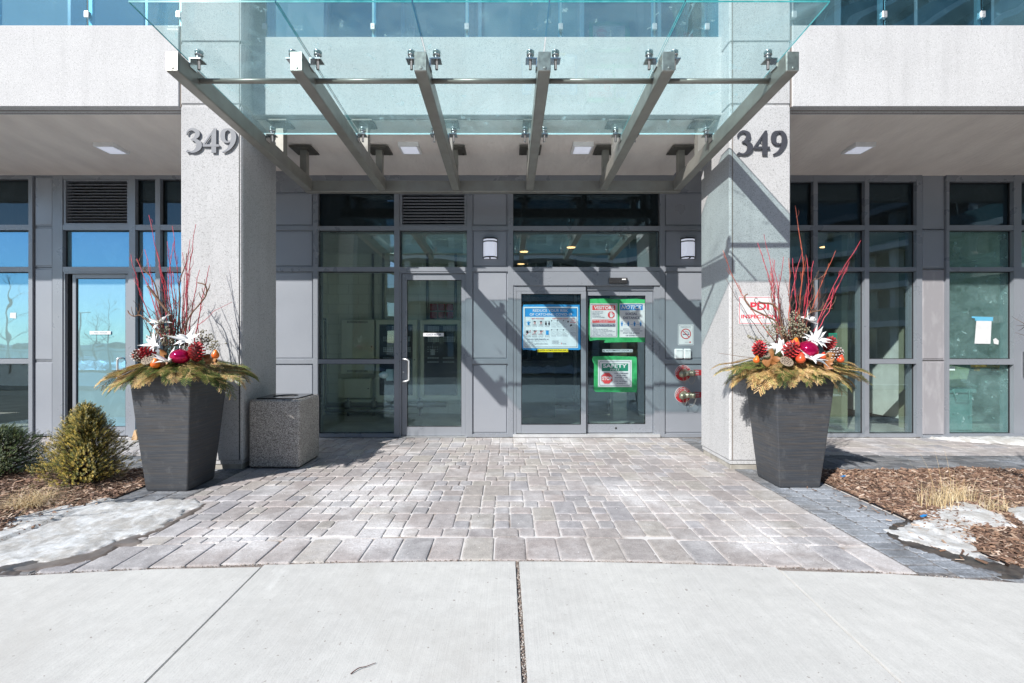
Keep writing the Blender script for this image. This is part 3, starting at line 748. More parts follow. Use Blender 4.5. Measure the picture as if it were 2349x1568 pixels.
# concrete apron, four slabs with cut joints
def concmat():
    mm, nt, bs, L = newmat('broomed_concrete'); co = tex_coord(nt)
    c = mixc(nt, ramp(nt, nz(nt, co, 1.1, 8, .65), [(.32, 0), (.70, 1)]), (.56, .555, .535), (.48, .475, .46))
    c = mixc(nt, 1.0, c, ramp(nt, nz(nt, co, 9, 7, .75), [(.25, .88), (.75, 1.08)]), 'MULTIPLY')
    c = mixc(nt, 1.0, c, ramp(nt, nz(nt, co, 240, 2, .6), [(.25, .80), (.45, 1.0), (.8, 1.07)]), 'MULTIPLY')
    br = nz(nt, tex_coord(nt, (1, .018, 1)), 160, 3, .6)
    c = mixc(nt, 1.0, c, ramp(nt, br, [(.3, .94), (.62, 1.03)]), 'MULTIPLY')
    st_ = ramp(nt, nz(nt, co, .55, 7, .7, 1.2), [(.50, 0), (.68, .5)]); c = mixc(nt, st_, c, (.40, .385, .36))
    ws = ramp(nt, nz(nt, tex_coord(nt, (1, .35, 1)), 1.7, 9, .75, .8), [(.60, 0), (.72, .55)]); c = mixc(nt, ws, c, (.70, .70, .69))
    sp = ramp(nt, nz(nt, co, 38, 2, .5), [(.70, 0), (.74, .8)]); c = mixc(nt, sp, c, (.25, .22, .2))
    L.new(c, bs.inputs['Base Color']); bs.inputs['Roughness'].default_value = .9
    L.new(bump(nt, br, .25, .003, bump(nt, nz(nt, co, 120, 3), .3, .002)), bs.inputs['Normal']); return mm
m_conc = concmat()
def slab(name, xa0, xa1, xb0, xb1, yb):
    """from the arc (xa0..xa1) to the line y = yb (xb0..xb1), edges rounded"""
    m = MB(); n = 22; rows = 3
    top = []; 
    for i in range(n+1):
        t = i/n; xa = xa0+(xa1-xa0)*t; xb = xb0+(xb1-xb0)*t
        top.append(((xa, arcY(xa)-.012), (xb, yb)))
    vs = []; e = .003
    for (a, b) in top:
        for q in range(5):
            s = (0, .004, .5, .996, 1)[q]; vs.append((a[0]+(b[0]-a[0])*s, a[1]+(b[1]-a[1])*s, 0.002 if q in (1, 2, 3) else -.010))
    for q in range(5):
        vs[q] = (vs[q][0], vs[q][1], -.010); k = n*5+q; vs[k] = (vs[k][0], vs[k][1], -.010)
        vs[5+q] = (vs[q][0]+e*(1 if xa1 > xa0 else -1), vs[5+q][1], vs[5+q][2]); k2 = (n-1)*5+q
        vs[k2] = (vs[k][0]-e, vs[k2][1], vs[k2][2])
    fs = []
    for i in range(n):
        for q in range(4): fs.append((i*5+q, i*5+q+1, (i+1)*5+q+1, (i+1)*5+q))
    m.add(vs, fs); b0 = len(m.v)
    m.smooth = False
    st(name, m, m_conc)
yb = -1.19
jl, jc, jr = (-1.585, -1.40), (.062, .10), (1.725, 1.50)
slab('sidewalk', -9, jl[0]-.0025, -9, jl[1]-.0025, yb); slab('sidewalk', jl[0]+.0025, jc[0]-.011, jl[1]+.0025, jc[1]-.013, yb)
slab('sidewalk', jc[0]+.011, jr[0]-.005, jc[1]+.013, jr[1]-.005, yb); slab('sidewalk', jr[0]+.005, 9, jr[1]+.005, 9, yb)
m_gap = M('joint_gravel', (.20, .165, .145), .95, col2=(.45, .42, .40), vscale=160, b=.9, bscale=130, bdist=.006, lo=.5, hi=.7)
m = MB(); n = 40; vs = []; fs = []
for i in range(n+1):
    x = -9+18*i/n; vs += [(x, arcY(x)+.03, -.013), (x, yb, -.013)]
for i in range(n): fs.append((2*i+1, 2*i+3, 2*i+2, 2*i))
m.add(vs, fs); st('sidewalk_bed', m, m_gap)
# grit along the joint and along the edge of the pavers
m = MB()
for k in range(1500):
    if k < 650:
        t = R.random(); y = arcY(0)-.01-(t**1.0)*2.0; x = jc[0]+(jc[1]-jc[0])*(3.0-y)/4.2+R.gauss(0, .0055)
    else:
        x = R.uniform(-3, 3); y = arcY(x)+R.gauss(-.006, .006)
    s = R.uniform(.0015, .0045); v = R.choice(((.28, .22, .18), (.18, .13, .11), (.5, .47, .44)))
    m.col = v; m.ball((x, y, -.004), s, 5, (1, 1, .8))
tag(m.build('grit', M('grit', (.3, .25, .2), .95, attr=True)), 'brown grit caught in the joints of the sidewalk and pavers', 'grit', kind='stuff')

# mulch beds
m_mulchbase = M('mulch_soil', (.085, .05, .035), .95, col2=(.16, .10, .07), vscale=40, b=1, bscale=60, bdist=.02)
beds = [(3.24, 9.0, 1), (-9.0, -3.63, -1)]
def bedz(x, y):
    return .012+.018*noise.noise(Vector((x*1.3, y*1.3, 3)))+.010*noise.noise(Vector((x*6, y*6, 1)))
m = MB()
for x0, x1, _s in beds:
    nx, ny = 90, 46; b = len(m.v); vs = []; fs = []
    for i in range(nx+1):
        for j in range(ny+1):
            x = x0+(x1-x0)*i/nx; ya = arcY(x)+.01; y = ya+(5.128-ya)*j/ny
            if x > 0 and j == 0: pass
            vs.append((x, y, bedz(x, y)))
    for i in range(nx):
        for j in range(ny): fs.append((i*(ny+1)+j, (i+1)*(ny+1)+j, (i+1)*(ny+1)+j+1, i*(ny+1)+j+1))
    m.smooth = True; m.add(vs, fs)
st('soil_bed', m, m_mulchbase)
m = MB(); BK = [(.30, .185, .125), (.20, .115, .075), (.13, .075, .05), (.36, .25, .18), (.24, .15, .11), (.10, .06, .045), (.17, .10, .07), (.46, .36, .29)]
def chips(m, n, xr, yr, inside, s0=.010, s1=.032):
    for k in range(n):
        x = R.uniform(*xr); y = R.uniform(*yr)
        if not inside(x, y): continue
        L_ = R.uniform(s0, s1); w_ = L_*R.uniform(.14, .34); a = R.gauss(0, .9) if R.random() < .6 else R.uniform(0, PI); ti = R.gauss(0, .3)
        d = Vector((math.cos(a), math.sin(a), ti)).normalized(); s = d.cross(Vector((0, 0, 1))).normalized(); u = s.cross(d)
        roll = R.gauss(0, .5); s2 = s*math.cos(roll)+u*math.sin(roll); u2 = s2.cross(d)
        c = Vector((x, y, bedz(x, y)+R.uniform(.002, .012)))
        q = R.choice(BK); f = R.uniform(.8, 1.2); m.col = tuple(v*f for v in q)
        m.obox(c, d*L_/1.0, s2*w_, u2*w_*.3)
chips(m, 17000, (3.25, 7.2), (2.75, 5.12), lambda x, y: y > arcY(x)+.02 and x < y*1.22+.1 or False)
chips(m, 9000, (-6.2, -3.64), (2.8, 5.12), lambda x, y: y > arcY(x)+.02 and -x < y*1.25+.1)
chips(m, 130, (2.95, 3.26), (2.9, 5.1), lambda x, y: R.random() < .5)
tag(m.build('bark_mulch', M('bark', (.3, .2, .15), .9, attr=True)), 'reddish brown shredded bark mulch covering both planting beds', 'mulch', kind='stuff')

# old snow: low melting sheets with a ragged edge
m_snow, nt, bs, L = newmat('old_snow'); co = tex_coord(nt)
c = mixc(nt, ramp(nt, nz(nt, co, 5.5, 10, .78, .5), [(.36, 0), (.58, 1)]), (.72, .74, .76), (.42, .405, .385))
c = mixc(nt, ramp(nt, nz(nt, co, 55, 5, .8), [(.60, 0), (.75, .8)]), c, (.20, .16, .13))
L.new(c, bs.inputs['Base Color']); bs.inputs['Roughness'].default_value = .55; bs.inputs['Specular IOR Level'].default_value = .4
L.new(bump(nt, nz(nt, co, 22, 10, .85), .6, .012), bs.inputs['Normal'])
m_wet = M('wet_stain', (.035, .034, .036), .35, col2=(.10, .085, .075), vscale=14, b=.3, bscale=90)
m_wetp = M('wet_edge', (.12, .10, .09), .3, col2=(.19, .165, .15), vscale=10, b=.3, bscale=60)
def inpoly(x, y, P):
    c = False; n = len(P)
    for i in range(n):
        x1, y1 = P[i]; x2, y2 = P[(i+1) % n]
        if (y1 > y) != (y2 > y) and x < (x2-x1)*(y-y1)/(y2-y1)+x1: c = not c
    return c
def pdist(x, y, P):
    best = 9
    for i in range(len(P)):
        x1, y1 = P[i]; x2, y2 = P[(i+1) % len(P)]
        dx, dy = x2-x1, y2-y1; t = max(0, min(1, ((x-x1)*dx+(y-y1)*dy)/(dx*dx+dy*dy+1e-9)))
        best = min(best, math.hypot(x-x1-t*dx, y-y1-t*dy))
    return best if inpoly(x, y, P) else -best
def patch(name, P, mat, hmax, grow=0.0, step=.025, base=.004, rag=.035, label=None, ramp_=.12, soft=1.0):
    xs = [p[0] for p in P]; ys = [p[1] for p in P]; pad = .12+grow
    x0, x1, y0, y1 = min(xs)-pad, max(xs)+pad, min(ys)-pad, max(ys)+pad
    nx, ny = int((x1-x0)/step), int((y1-y0)/step); vid = {}; m = MB(); m.smooth = True; vs = []; fs = []; hh = {}
    for i in range(nx+1):
        for j in range(ny+1):
            x, y = x0+i*step, y0+j*step
            d = pdist(x, y, P)+grow+rag*(noise.noise(Vector((x*5, y*5, 2)))+.6*noise.noise(Vector((x*14, y*14, 5))))
            h = min(1, max(0, d/ramp_)); h = math.sqrt(h)*hmax*(.55+.6*noise.noise(Vector((x*2.2, y*2.2, 9)))+.45) if d > 0 else -.012
            if d > 0: h += (.45*hmax)*noise.noise(Vector((x*9, y*9, 4)))+(.35*hmax)*noise.noise(Vector((x*24, y*24, 4)))+(.22*hmax)*noise.noise(Vector((x*55, y*55, 4)))
            hh[i, j] = (x, y, base+h if d > 0 else -.012, d)
    for i in range(nx):
        for j in range(ny):
            q = [(i, j), (i+1, j), (i+1, j+1), (i, j+1)]
            if any(hh[k][3] > 0 for k in q):
                for k in q:
                    if k not in vid: vid[k] = len(vs); a = hh[k]; bz_ = bedz(a[0], a[1])*(1 if (a[0] > 3.24 or a[0] < -3.63) else 0); vs.append((a[0], a[1], a[2]+max(0, bz_)))
                fs.append([vid[k] for k in q])
    m.add(vs, fs); return m.build(name, mat)
def zp1(q): return [G(x*.3355, 856.4+y*.3355) for x, y in q]
def zp3(q): return [G(1566+x*.3355, 856.4+y*.3355) for x, y in q]
SL = zp1([(-700, 1250), (-300, 1150), (0, 1100), (90, 1015), (260, 960), (430, 930), (545, 920), (600, 885), (780, 865), (1000, 885), (1330, 860), (1430, 872), (1290, 940), (1180, 1012), (1060, 1078), (830, 1145), (640, 1230), (400, 1290), (200, 1300), (0, 1340), (-400, 1380)])
SR = zp3([(1400, 1075), (1450, 1045), (1640, 1020), (1690, 960), (1850, 885), (2040, 915), (2240, 1005), (2270, 1065), (1990, 1045), (1945, 1110), (2000, 1190), (2085, 1250), (2030, 1282), (1800, 1215), (1510, 1145)])
SR2 = zp3([(2190, 945), (2334, 935), (2700, 960), (2700, 1080), (2400, 1070), (2260, 1000)])
tag(patch('snow', SL, m_snow, .015, step=.016, rag=.085, ramp_=.2), 'melting grey white snow sheet in front of the left planter', 'snow', kind='stuff')
tag(patch('snow', SR, m_snow, .015, step=.013, rag=.055, ramp_=.2), 'small melting snow patch below the dry grass in the right bed', 'snow', kind='stuff')
tag(patch('snow', SR2, m_snow, .03), 'thin snow at the right border beside the dry grass', 'snow', kind='stuff')
W1 = zp1([(180, 1362), (60, 1345), (100, 1330), (420, 1270), (640, 1215), (820, 1140), (1040, 1075), (1180, 1005), (1310, 935), (1420, 885), (1300, 975), (1210, 1020), (1100, 1075), (950, 1130), (990, 1165), (800, 1180), (700, 1250), (500, 1310)])
tag(patch('wet_paving', W1, m_wetp, .0015, step=.018, base=.0045, rag=.03), kind='structure')
W2 = zp1([(-400, 1140), (0, 1140), (330, 1150), (200, 1200), (60, 1215), (0, 1290), (220, 1260), (350, 1290), (140, 1365), (-300, 1370)])
tag(patch('wet_paving', W2, m_wet, .0015, step=.025, base=.0038, rag=.03), kind='structure')
W3 = zp3([(1390, 1060), (1440, 1030), (1560, 1000), (1500, 1120), (1800, 1205), (2060, 1280), (2330, 1340), (2340, 1420), (2100, 1350), (1900, 1300), (1700, 1235), (1500, 1170), (1420, 1120)])
tag(patch('wet_paving', W3, m_wet, .0015, step=.018, base=.0045, rag=.02), kind='structure')
W4 = zp3([(2130, 1385), (2250, 1340), (2334, 1345), (2334, 1425), (2200, 1415)])
tag(patch('wet_paving', W4, m_wet, .0012, step=.018, base=.004, rag=.02), kind='structure')
# snow lying on the walk by the last bay of the right wing
m = MB(); P = [(6.25, 6.80), (6.9, 6.78), (7.6, 6.70), (9.5, 6.55), (9.5, 6.05), (8.2, 6.10), (7.3, 6.28), (6.7, 6.50)]
tag(patch('snow', P, m_snow, .035, step=.04), 'strip of clean snow against the plinth of the right wing', 'snow', kind='stuff')
# ================================================================ WRITING
_tc = {}
def tmesh(s, shear=0.0, bold=0.0):
    k = (s, shear, bold)
    if k in _tc: return _tc[k]
    cu = bpy.data.curves.new('t', 'FONT'); cu.body = s; cu.size = 1; cu.resolution_u = 3; cu.shear = shear; cu.offset = bold
    ob = bpy.data.objects.new('t', cu); C.objects.link(ob)
    dg = bpy.context.evaluated_depsgraph_get(); me = bpy.data.meshes.new_from_object(ob.evaluated_get(dg))
    vs = [tuple(v.co) for v in me.vertices]; fs = [tuple(p.vertices) for p in me.polygons]
    bpy.data.objects.remove(ob); bpy.data.curves.remove(cu); bpy.data.meshes.remove(me)
    x0 = min(v[0] for v in vs); x1 = max(v[0] for v in vs); y0 = min(v[1] for v in vs); y1 = max(v[1] for v in vs)
    _tc[k] = (vs, fs, x0, x1, y0, y1); return _tc[k]
def text(m, s, x0, x1, z0, z1, y, shear=0.0, bold=0.02):
    """fits the line of text into the rectangle x0..x1, z0..z1 at depth y"""
    vs, fs, a, b, c, d = tmesh(s, shear, bold)
    m.add([(x0+(v[0]-a)/(b-a)*(x1-x0), y, z0+(v[1]-c)/(d-c)*(z1-z0)) for v in vs], fs)
def flat(c, rough=.45): return M('ink', c, rough)
i_white = flat((.66, .67, .68)); i_blue = flat((.02, .22, .55)); i_sky = flat((.02, .27, .62)); i_red = flat((.55, .03, .04)); i_blk = flat((.02, .025, .04)); i_green = flat((.01, .22, .13))
i_yel = flat((.80, .68, .02)); i_lblue = flat((.30, .50, .62)); i_grey = flat((.38, .42, .45)); i_pink = flat((.55, .35, .36)); i_pred = flat((.62, .06, .07))
i_navy = flat((.03, .05, .12))
t_blue = M('blue_tape', (.02, .24, .55), .5, col2=(.03, .32, .66), vscale=14, b=.5, bscale=18, bdist=.01)
t_green = M('green_tape', (.02, .30, .09), .5, col2=(.05, .42, .15), vscale=11, b=.5, bscale=18, bdist=.01)

class Sign:
    """flat sign built in layers; pixel boxes are in a zoomed picture mapped by (ax, k, ay)"""
    def __init__(s, name, label, cat, y, ax, k, ay, box, parent=None, group=None):
        s.ax, s.k, s.ay, s.y = ax, k, ay, y
        s.x = lambda q: X(ax+k*q, y); s.z = lambda q: Z(ay+k*q, y)
        s.t = thing(name, label, cat, (s.x((box[0]+box[2])/2), y, s.z((box[1]+box[3])/2)), group); s.lay = {}; s.n = 0
    def _mb(s, key):
        if key not in s.lay: s.lay[key] = (MB(), s.n); s.n += 1
        return s.lay[key][0], s.y-.0012-.0009*s.lay[key][1]
    def rect(s, key, x0, y0, x1, y1, r=0):
        m, y = s._mb(key); a, b, c, d = s.x(x0), s.x(x1), s.z(y1), s.z(y0)
        if r:
            r = r*s.k*s.y/F; poly = []
            for cx_, cz_, a0 in ((b-r, c+r, -90), (b-r, d-r, 0), (a+r, d-r, 90), (a+r, c+r, 180)):
                for q in (0, 30, 60, 90): an = math.radians(a0+q); poly.append((cx_+r*math.cos(an), cz_+r*math.sin(an)))
            m.prism(poly, y-.0005, y)
        else: m.box(a, b, y-.0005, y, c, d)
    def line(s, key, x0, y0, x1, y1, w_):
        m, y = s._mb(key); a = Vector((s.x(x0), 0, s.z(y0))); b = Vector((s.x(x1), 0, s.z(y1))); d = (b-a).normalized(); nrm = Vector((d.z, 0, -d.x))*w_*s.k*s.y/F/2
        m.add([(p.x, y-.0006, p.z) for p in (a-nrm, b-nrm, b+nrm, a+nrm)], [(0, 1, 2, 3)])
    def ring(s, key, x0, y0, x1, y1, w_):
        s.rect(key, x0, y0, x1, y0+w_); s.rect(key, x0, y1-w_, x1, y1); s.rect(key, x0, y0+w_, x0+w_, y1-w_); s.rect(key, x1-w_, y0+w_, x1, y1-w_)
    def poly(s, key, pts):
        m, y = s._mb(key); m.prism([(s.x(a), s.z(b)) for a, b in pts], y-.0005, y)
    def txt(s, key, st_, x0, y0, x1, y1, shear=0, bold=.015):
        m, y = s._mb(key); text(m, st_, s.x(x0), s.x(x1), s.z(y1), s.z(y0), y-.0006, shear, bold)
    def done(s, mats, names):
        for key, (m, n) in s.lay.items(): m.build(names.get(key, 'print'), mats[key], s.t)
ZA = (1162.3, .1756, 642.3)
yg1 = WY+.012+.018; yg2 = WY+.064+.018
# tape frames
def tape(name, label, mat, y, pts, box):
    s = Sign(name, label, 'tape', y, *ZA, box); s.poly('t', pts)
    (m, n), = s.lay.values(); o = m.build(name, mat, None); tag(o, label, 'tape'); bpy.data.objects.remove(s.t)
tape('masking_tape', 'blue masking tape framing the handwashing poster on the left sliding leaf', t_blue, yg1,
     [(218, 326), (560, 322), (925, 328), (952, 325), (958, 500), (965, 780), (978, 890), (975, 905), (940, 918), (700, 912), (395, 912), (375, 925), (250, 912), (216, 918), (196, 880), (208, 600), (206, 370)], (210, 330, 960, 910))
tape('masking_tape', 'green masking tape behind the visitors and notice signs', t_green, yg2,
     [(1086, 252), (1280, 246), (1500, 256), (1700, 248), (1832, 262), (1828, 500), (1830, 815), (1660, 815), (1440, 818), (1268, 822), (1288, 790), (1180, 786), (1082, 802), (1062, 700), (1070, 400), (1088, 300)], (1080, 250, 1830, 810))
tape('masking_tape', 'green masking tape behind the stop safety sign', t_green, yg2,
     [(1128, 1000), (1400, 996), (1690, 1004), (1700, 1030), (1704, 1440), (1692, 1452), (1700, 1470), (1400, 1468), (1165, 1466), (1138, 1440), (1140, 1100), (1125, 1072), (1112, 1040)], (1130, 1000, 1700, 1465))

s = Sign('poster', 'landscape health poster with blue title band on the left sliding leaf', 'poster', yg1-.003, *ZA, (218, 354, 930, 892))
s.rect('p', 218, 354, 932, 892); s.ring('f', 236, 372, 920, 880, 5); s.rect('b', 241, 376, 915, 483)
s.txt('w', 'REDUCE YOUR RISK', 341, 386, 800, 420); s.txt('w', 'OF CATCHING COVID-19', 300, 436, 852, 470)
s.txt('r', 'BEST PRACTICES', 328, 501, 486, 516); s.txt('r', 'KEEP HANDS CLEAN', 596, 501, 803, 516)
s.txt('r', 'USING', 842, 501, 890, 514); s.txt('r', 'HAND', 845, 524, 888, 537); s.txt('r', 'SANITIZER', 826, 548, 906, 562)
for k, (x, y) in enumerate(((250, 535), (332, 535), (414, 535), (498, 535), (250, 658), (332, 658), (414, 658), (498, 658), (584, 530), (660, 530), (740, 530), (584, 648), (660, 648), (740, 648), (828, 598))):
    wd = 66 if k < 8 else 70; hh_ = 64 if k < 8 else 72; s.ring('g', x, y, x+wd, y+hh_, 2)
    if k in (1, 2, 5, 6): 
        s.rect('n', x+18, y+6, x+48, y+26, 8); s.rect('g2', x+20, y+18, x+46, y+44, 8); s.rect('g', x+10, y+44, x+56, y+60, 8)
    if k in (3,):
        for q in (4, 44): s.rect('n', x+q+4, y+8, x+q+16, y+20, 5); s.rect('n', x+q, y+24, x+q+20, y+56, 4)
    if k == 0: 
        for q in range(5): s.line('c', x+33, y+40, x+10+q*12, y+6+abs(q-2)*6, 6)
        s.rect('c', x+22, y+34, x+48, y+58, 6)
    if k == 4: s.rect('n', x+4, y+8, x+34, y+40, 8); s.rect('g', x+34, y+22, x+62, y+36, 6)
    if k == 7: s.rect('c', x+14, y+6, x+50, y+60); 
    if k in (4, 5, 6): s.line('r', x+2, y+60, x+64, y+6, 6)
    if k >= 8: s.line('g', x+10, y+50, x+30, y+18, 3); s.line('g', x+30, y+18, x+56, y+34, 3); s.line('g', x+14, y+58, x+56, y+40, 3); s.rect('n', x-4, y-2, x+8, y+12, 5)
s.rect('n', 790, 538, 812, 558, 9); s.rect('n', 828, 582, 853, 606, 10)
for k, t_ in enumerate(('Wash your hands', 'Cover your nose', 'If you are sick', 'Keep 2 metres')):
    s.txt('k', t_, 250+k*82, 606, 312+k*82, 614)
for k, t_ in enumerate(('Avoid shaking', 'Avoid touching', 'Avoid touching', 'Stay home if')):
    s.txt('k', t_, 250+k*82, 730, 312+k*82, 738); s.txt('k', ('hands, use your', 'eyes, nose or', 'nose with your', 'you are ill')[k], 250+k*82, 742, 312+k*82, 750)
for k, t_ in enumerate(('Wet hands', 'Apply soap', 'Rub hands')): s.txt('k', t_, 584+k*76, 612, 640+k*76, 619)
for k, t_ in enumerate(('Rinse well', 'Dry hands', 'Turn tap off')): s.txt('k', t_, 584+k*76, 730, 640+k*76, 737)
for k, t_ in enumerate(('Apply sanitizer to', 'the palm of one', 'hand. Rub your', 'hands together')): s.txt('k', t_, 830, 684+k*15, 905, 693+k*15)
s.txt('k', 'Wash your hands frequently e.g.:', 250, 768, 552, 784, 0, .03)
for k, t_ in enumerate(('* After you sneeze, cough, blow your nose, or use', '  the washroom', '* Before and after you prep your meals, touch your', '  face, touch a cut or open sore, handle or eat food', '  or handle garbage')):
    s.txt('k', t_, 250, 793+k*15, (524, 340, 532, 538, 362)[k], 803+k*15)
for k in range(5): s.txt('k', 'For more information about hand care', 590, 792+k*10, 680, 798+k*10)
s.rect('r', 710, 824, 718, 840); s.txt('k', 'Public Health', 726, 830, 778, 840)
s.done({'p': i_lblue and flat((.62, .72, .76)), 'f': i_blk, 'b': i_sky, 'w': i_white, 'r': i_pred, 'g': i_grey, 'g2': i_pink, 'n': i_blk, 'c': i_sky, 'k': i_navy}, {'p': 'sheet', 'b': 'title_band', 'w': 'title', 'f': 'frame_line', 'k': 'body_text', 'r': 'heading'})

s = Sign('sign', 'portrait VISITORS sign with red band and raised hand on the right sliding leaf', 'sign', yg2-.003, *ZA, (1090, 310, 1446, 752))
s.rect('p', 1090, 310, 1446, 752); s.ring('n', 1100, 320, 1436, 742, 4); s.rect('r', 1118, 334, 1420, 397); s.txt('w', 'VISITORS', 1140, 343, 1402, 389, 0, .03)
for k, (t_, e) in enumerate((('TO HELP KEEP OUR', 1262), ('EMPLOYEES SAFE', 1252), ('DURING THE', 1212), ('CORONAVIRUS', 1230), ('(COVID-19) PANDEMIC', 1284))): s.txt('n', t_, 1118, 413+k*19, e, 425+k*19)
oc = [(1365+48*math.cos(math.radians(22.5+45*q)), 460+48*math.sin(math.radians(22.5+45*q))) for q in range(8)]
s.poly('r', oc); s.rect('w', 1348, 452, 1385, 492, 10)
for q, (fx, fy) in enumerate(((1350, 432), (1359, 424), (1368, 424), (1377, 432))): s.line('w', fx+2, 462, fx, fy, 7)
s.line('w', 1384, 474, 1398, 452, 8)
s.rect('r', 1118, 521, 1420, 563); s.txt('w', 'KEEP AT LEAST 6 FT OF DISTANCE', 1126, 527, 1410, 541, 0, .02); s.txt('w', 'FROM OUR STAFF', 1212, 546, 1324, 557)
s.rect('n', 1118, 573, 1420, 615); s.txt('w', 'PLEASE DO NOT ENTER & ADVISE US', 1124, 580, 1412, 594, 0, .02); s.txt('w', 'IF YOU ARE EXPERIENCING ANY OF THE FOLLOWING SYMPTOMS', 1124, 601, 1412, 609)
for k, (t_, e) in enumerate((('* FEVER', 1166), ('* FLU-LIKE SYMPTOMS SUCH AS:', 1320), ('  COUGHING, SORE THROAT, AND FATIGUE', 1380), ('* PERSISTENT PAIN OR PRESSURE IN THE CHEST', 1416), ('* SHORTNESS OF BREATH OR', 1296), ('* HAVE BEEN IN CONTACT WITH A PERSON', 1376), ('  WITH CONFIRMED CASE OF CORONAVIRUS', 1388))): s.txt('n', t_, 1118, 625+k*16, e, 636+k*16)
s.done({'p': i_white, 'n': i_navy, 'r': i_pred, 'w': i_white}, {'p': 'sheet', 'r': 'red_band', 'n': 'body_text', 'w': 'title'})

s = Sign('sign', 'NOTICE SOCIAL DISTANCE sign with blue header and four blue figures', 'sign', yg2-.003, *ZA, (1474, 308, 1808, 752))
s.rect('p', 1474, 308, 1808, 752); s.rect('b', 1482, 322, 1776, 397); s.txt('w', 'NOTICE', 1496, 333, 1762, 386, .25, .03)
s.txt('n', 'SOCIAL', 1550, 430, 1708, 462, 0, .02); s.txt('n', 'DISTANCE', 1522, 481, 1738, 513, 0, .02)
for fx in (1505, 1588, 1670, 1750): s.rect('b', fx-8, 544, fx+8, 558, 7); s.rect('b', fx-13, 560, fx+13, 584, 5); s.rect('b', fx-8, 580, fx+8, 606, 3)
for fx in (1530, 1612, 1692): s.line('b', fx, 585, fx+40, 585, 3)
s.txt('n', 'MAINTAIN A 6FT DISTANCE!', 1520, 638, 1740, 650); s.txt('n', 'KEEP YOURSELF AND OTHERS SAFE!', 1484, 663, 1772, 675); s.txt('n', 'STOP THE SPREAD', 1520, 688, 1736, 706, 0, .02); s.txt('n', 'OF COVID-19', 1554, 720, 1702, 737, 0, .02)
s.done({'p': i_white, 'n': i_navy, 'b': i_blue, 'w': i_white}, {'p': 'sheet', 'b': 'blue_print', 'n': 'body_text', 'w': 'title'})

s = Sign('sign', 'SAFETY FIRST sign with green header and red STOP octagon', 'sign', yg2-.003, *ZA, (1192, 1048, 1634, 1402))
s.rect('p', 1192, 1048, 1634, 1402); s.rect('n', 1212, 1066, 1615, 1381, 14); s.rect('q', 1216, 1070, 1611, 1377, 12); s.rect('g', 1243, 1094, 1586, 1193)
s.txt('w', 'SAFETY', 1257, 1101, 1570, 1150, 0, .035); s.txt('w', 'FIRST', 1355, 1161, 1474, 1188, 0, .01)
oc = [(1308+82*math.cos(math.radians(22.5+45*q)), 1287+82*math.sin(math.radians(22.5+45*q))) for q in range(8)]
s.poly('n2', oc); s.poly('w2', [(1308+(a-1308)*.965, 1287+(b-1287)*.965) for a, b in oc]); s.poly('r', [(1308+(a-1308)*.92, 1287+(b-1287)*.92) for a, b in oc])
s.txt('w3', 'STOP', 1246, 1264, 1371, 1312, 0, .035)
for k, (t_, a, b) in enumerate((('WASH YOUR HANDS', 1402, 1586), ('OR USE HAND', 1430, 1558), ('SANITIZER OFTEN', 1408, 1576))): s.txt('n3', t_, a, 1215+k*29, b, 1229+k*29, 0, .03)
s.line('n3', 1398, 1302, 1586, 1302, 2); s.txt('n3', 'STOP THE SPREAD', 1406, 1318, 1576, 1332, 0, .03); s.txt('n3', 'OF COVID-19', 1434, 1348, 1548, 1361, 0, .03)
s.done({'p': i_white, 'n': i_navy, 'q': i_white, 'g': i_green, 'w': i_white, 'n2': i_blk, 'w2': i_white, 'r': i_pred, 'w3': i_white, 'n3': i_navy}, {'p': 'sheet', 'g': 'green_band', 'r': 'stop_octagon', 'n': 'frame_line', 'q': 'sheet', 'n3': 'body_text', 'w': 'title', 'w3': 'stop_text', 'n2': 'octagon_rim', 'w2': 'octagon_rim'})
i_clear = flat((.45, .52, .54))
s = Sign('sticker', 'yellow CAUTION automatic door sticker under the blue poster', 'sticker', yg1-.003, *ZA, (404, 903, 802, 944))
s.rect('p', 404, 903, 802, 944); s.txt('n', '((( CAUTION - AUTOMATIC DOOR STAND CLEAR )))', 408, 912, 796, 938, 0, .02); s.done({'p': i_yel, 'n': i_blk}, {'p': 'label', 'n': 'lettering'})
s = Sign('sticker', 'pale AUTOMATIC DOOR sticker between the green taped signs', 'sticker', yg2-.003, *ZA, (1250, 908, 1646, 947))
s.rect('p', 1250, 908, 1646, 947); s.txt('n', '((( AUTOMATIC DOOR )))', 1256, 915, 1640, 941, 0, .02); s.done({'p': i_clear, 'n': i_blk}, {'p': 'label', 'n': 'lettering'})
ZB = (703.5, .3316, 520)
s = Sign('sign', 'small white C.A.C.F. ROOM plate on the glazed panel room door', 'sign', WY+.058, *ZB, (806, 737, 949, 761))
s.rect('p', 806, 737, 949, 761); s.txt('n', 'C.A.C.F. ROOM', 828, 743, 928, 754, 0, .02); s.done({'p': i_white, 'n': i_navy}, {'p': 'plate', 'n': 'lettering'})
ZC = (0, .3355, 391.5)
s = Sign('sign', 'small white MAIL ROOM plate on the pale blue door', 'sign', WY+.060, *ZC, (613, 1098, 758, 1122))
s.rect('p', 613, 1098, 758, 1122); s.txt('n', 'MAIL ROOM', 643, 1105, 731, 1115, 0, .0); s.done({'p': i_white, 'n': flat((.25, .35, .42))}, {'p': 'plate', 'n': 'lettering'})
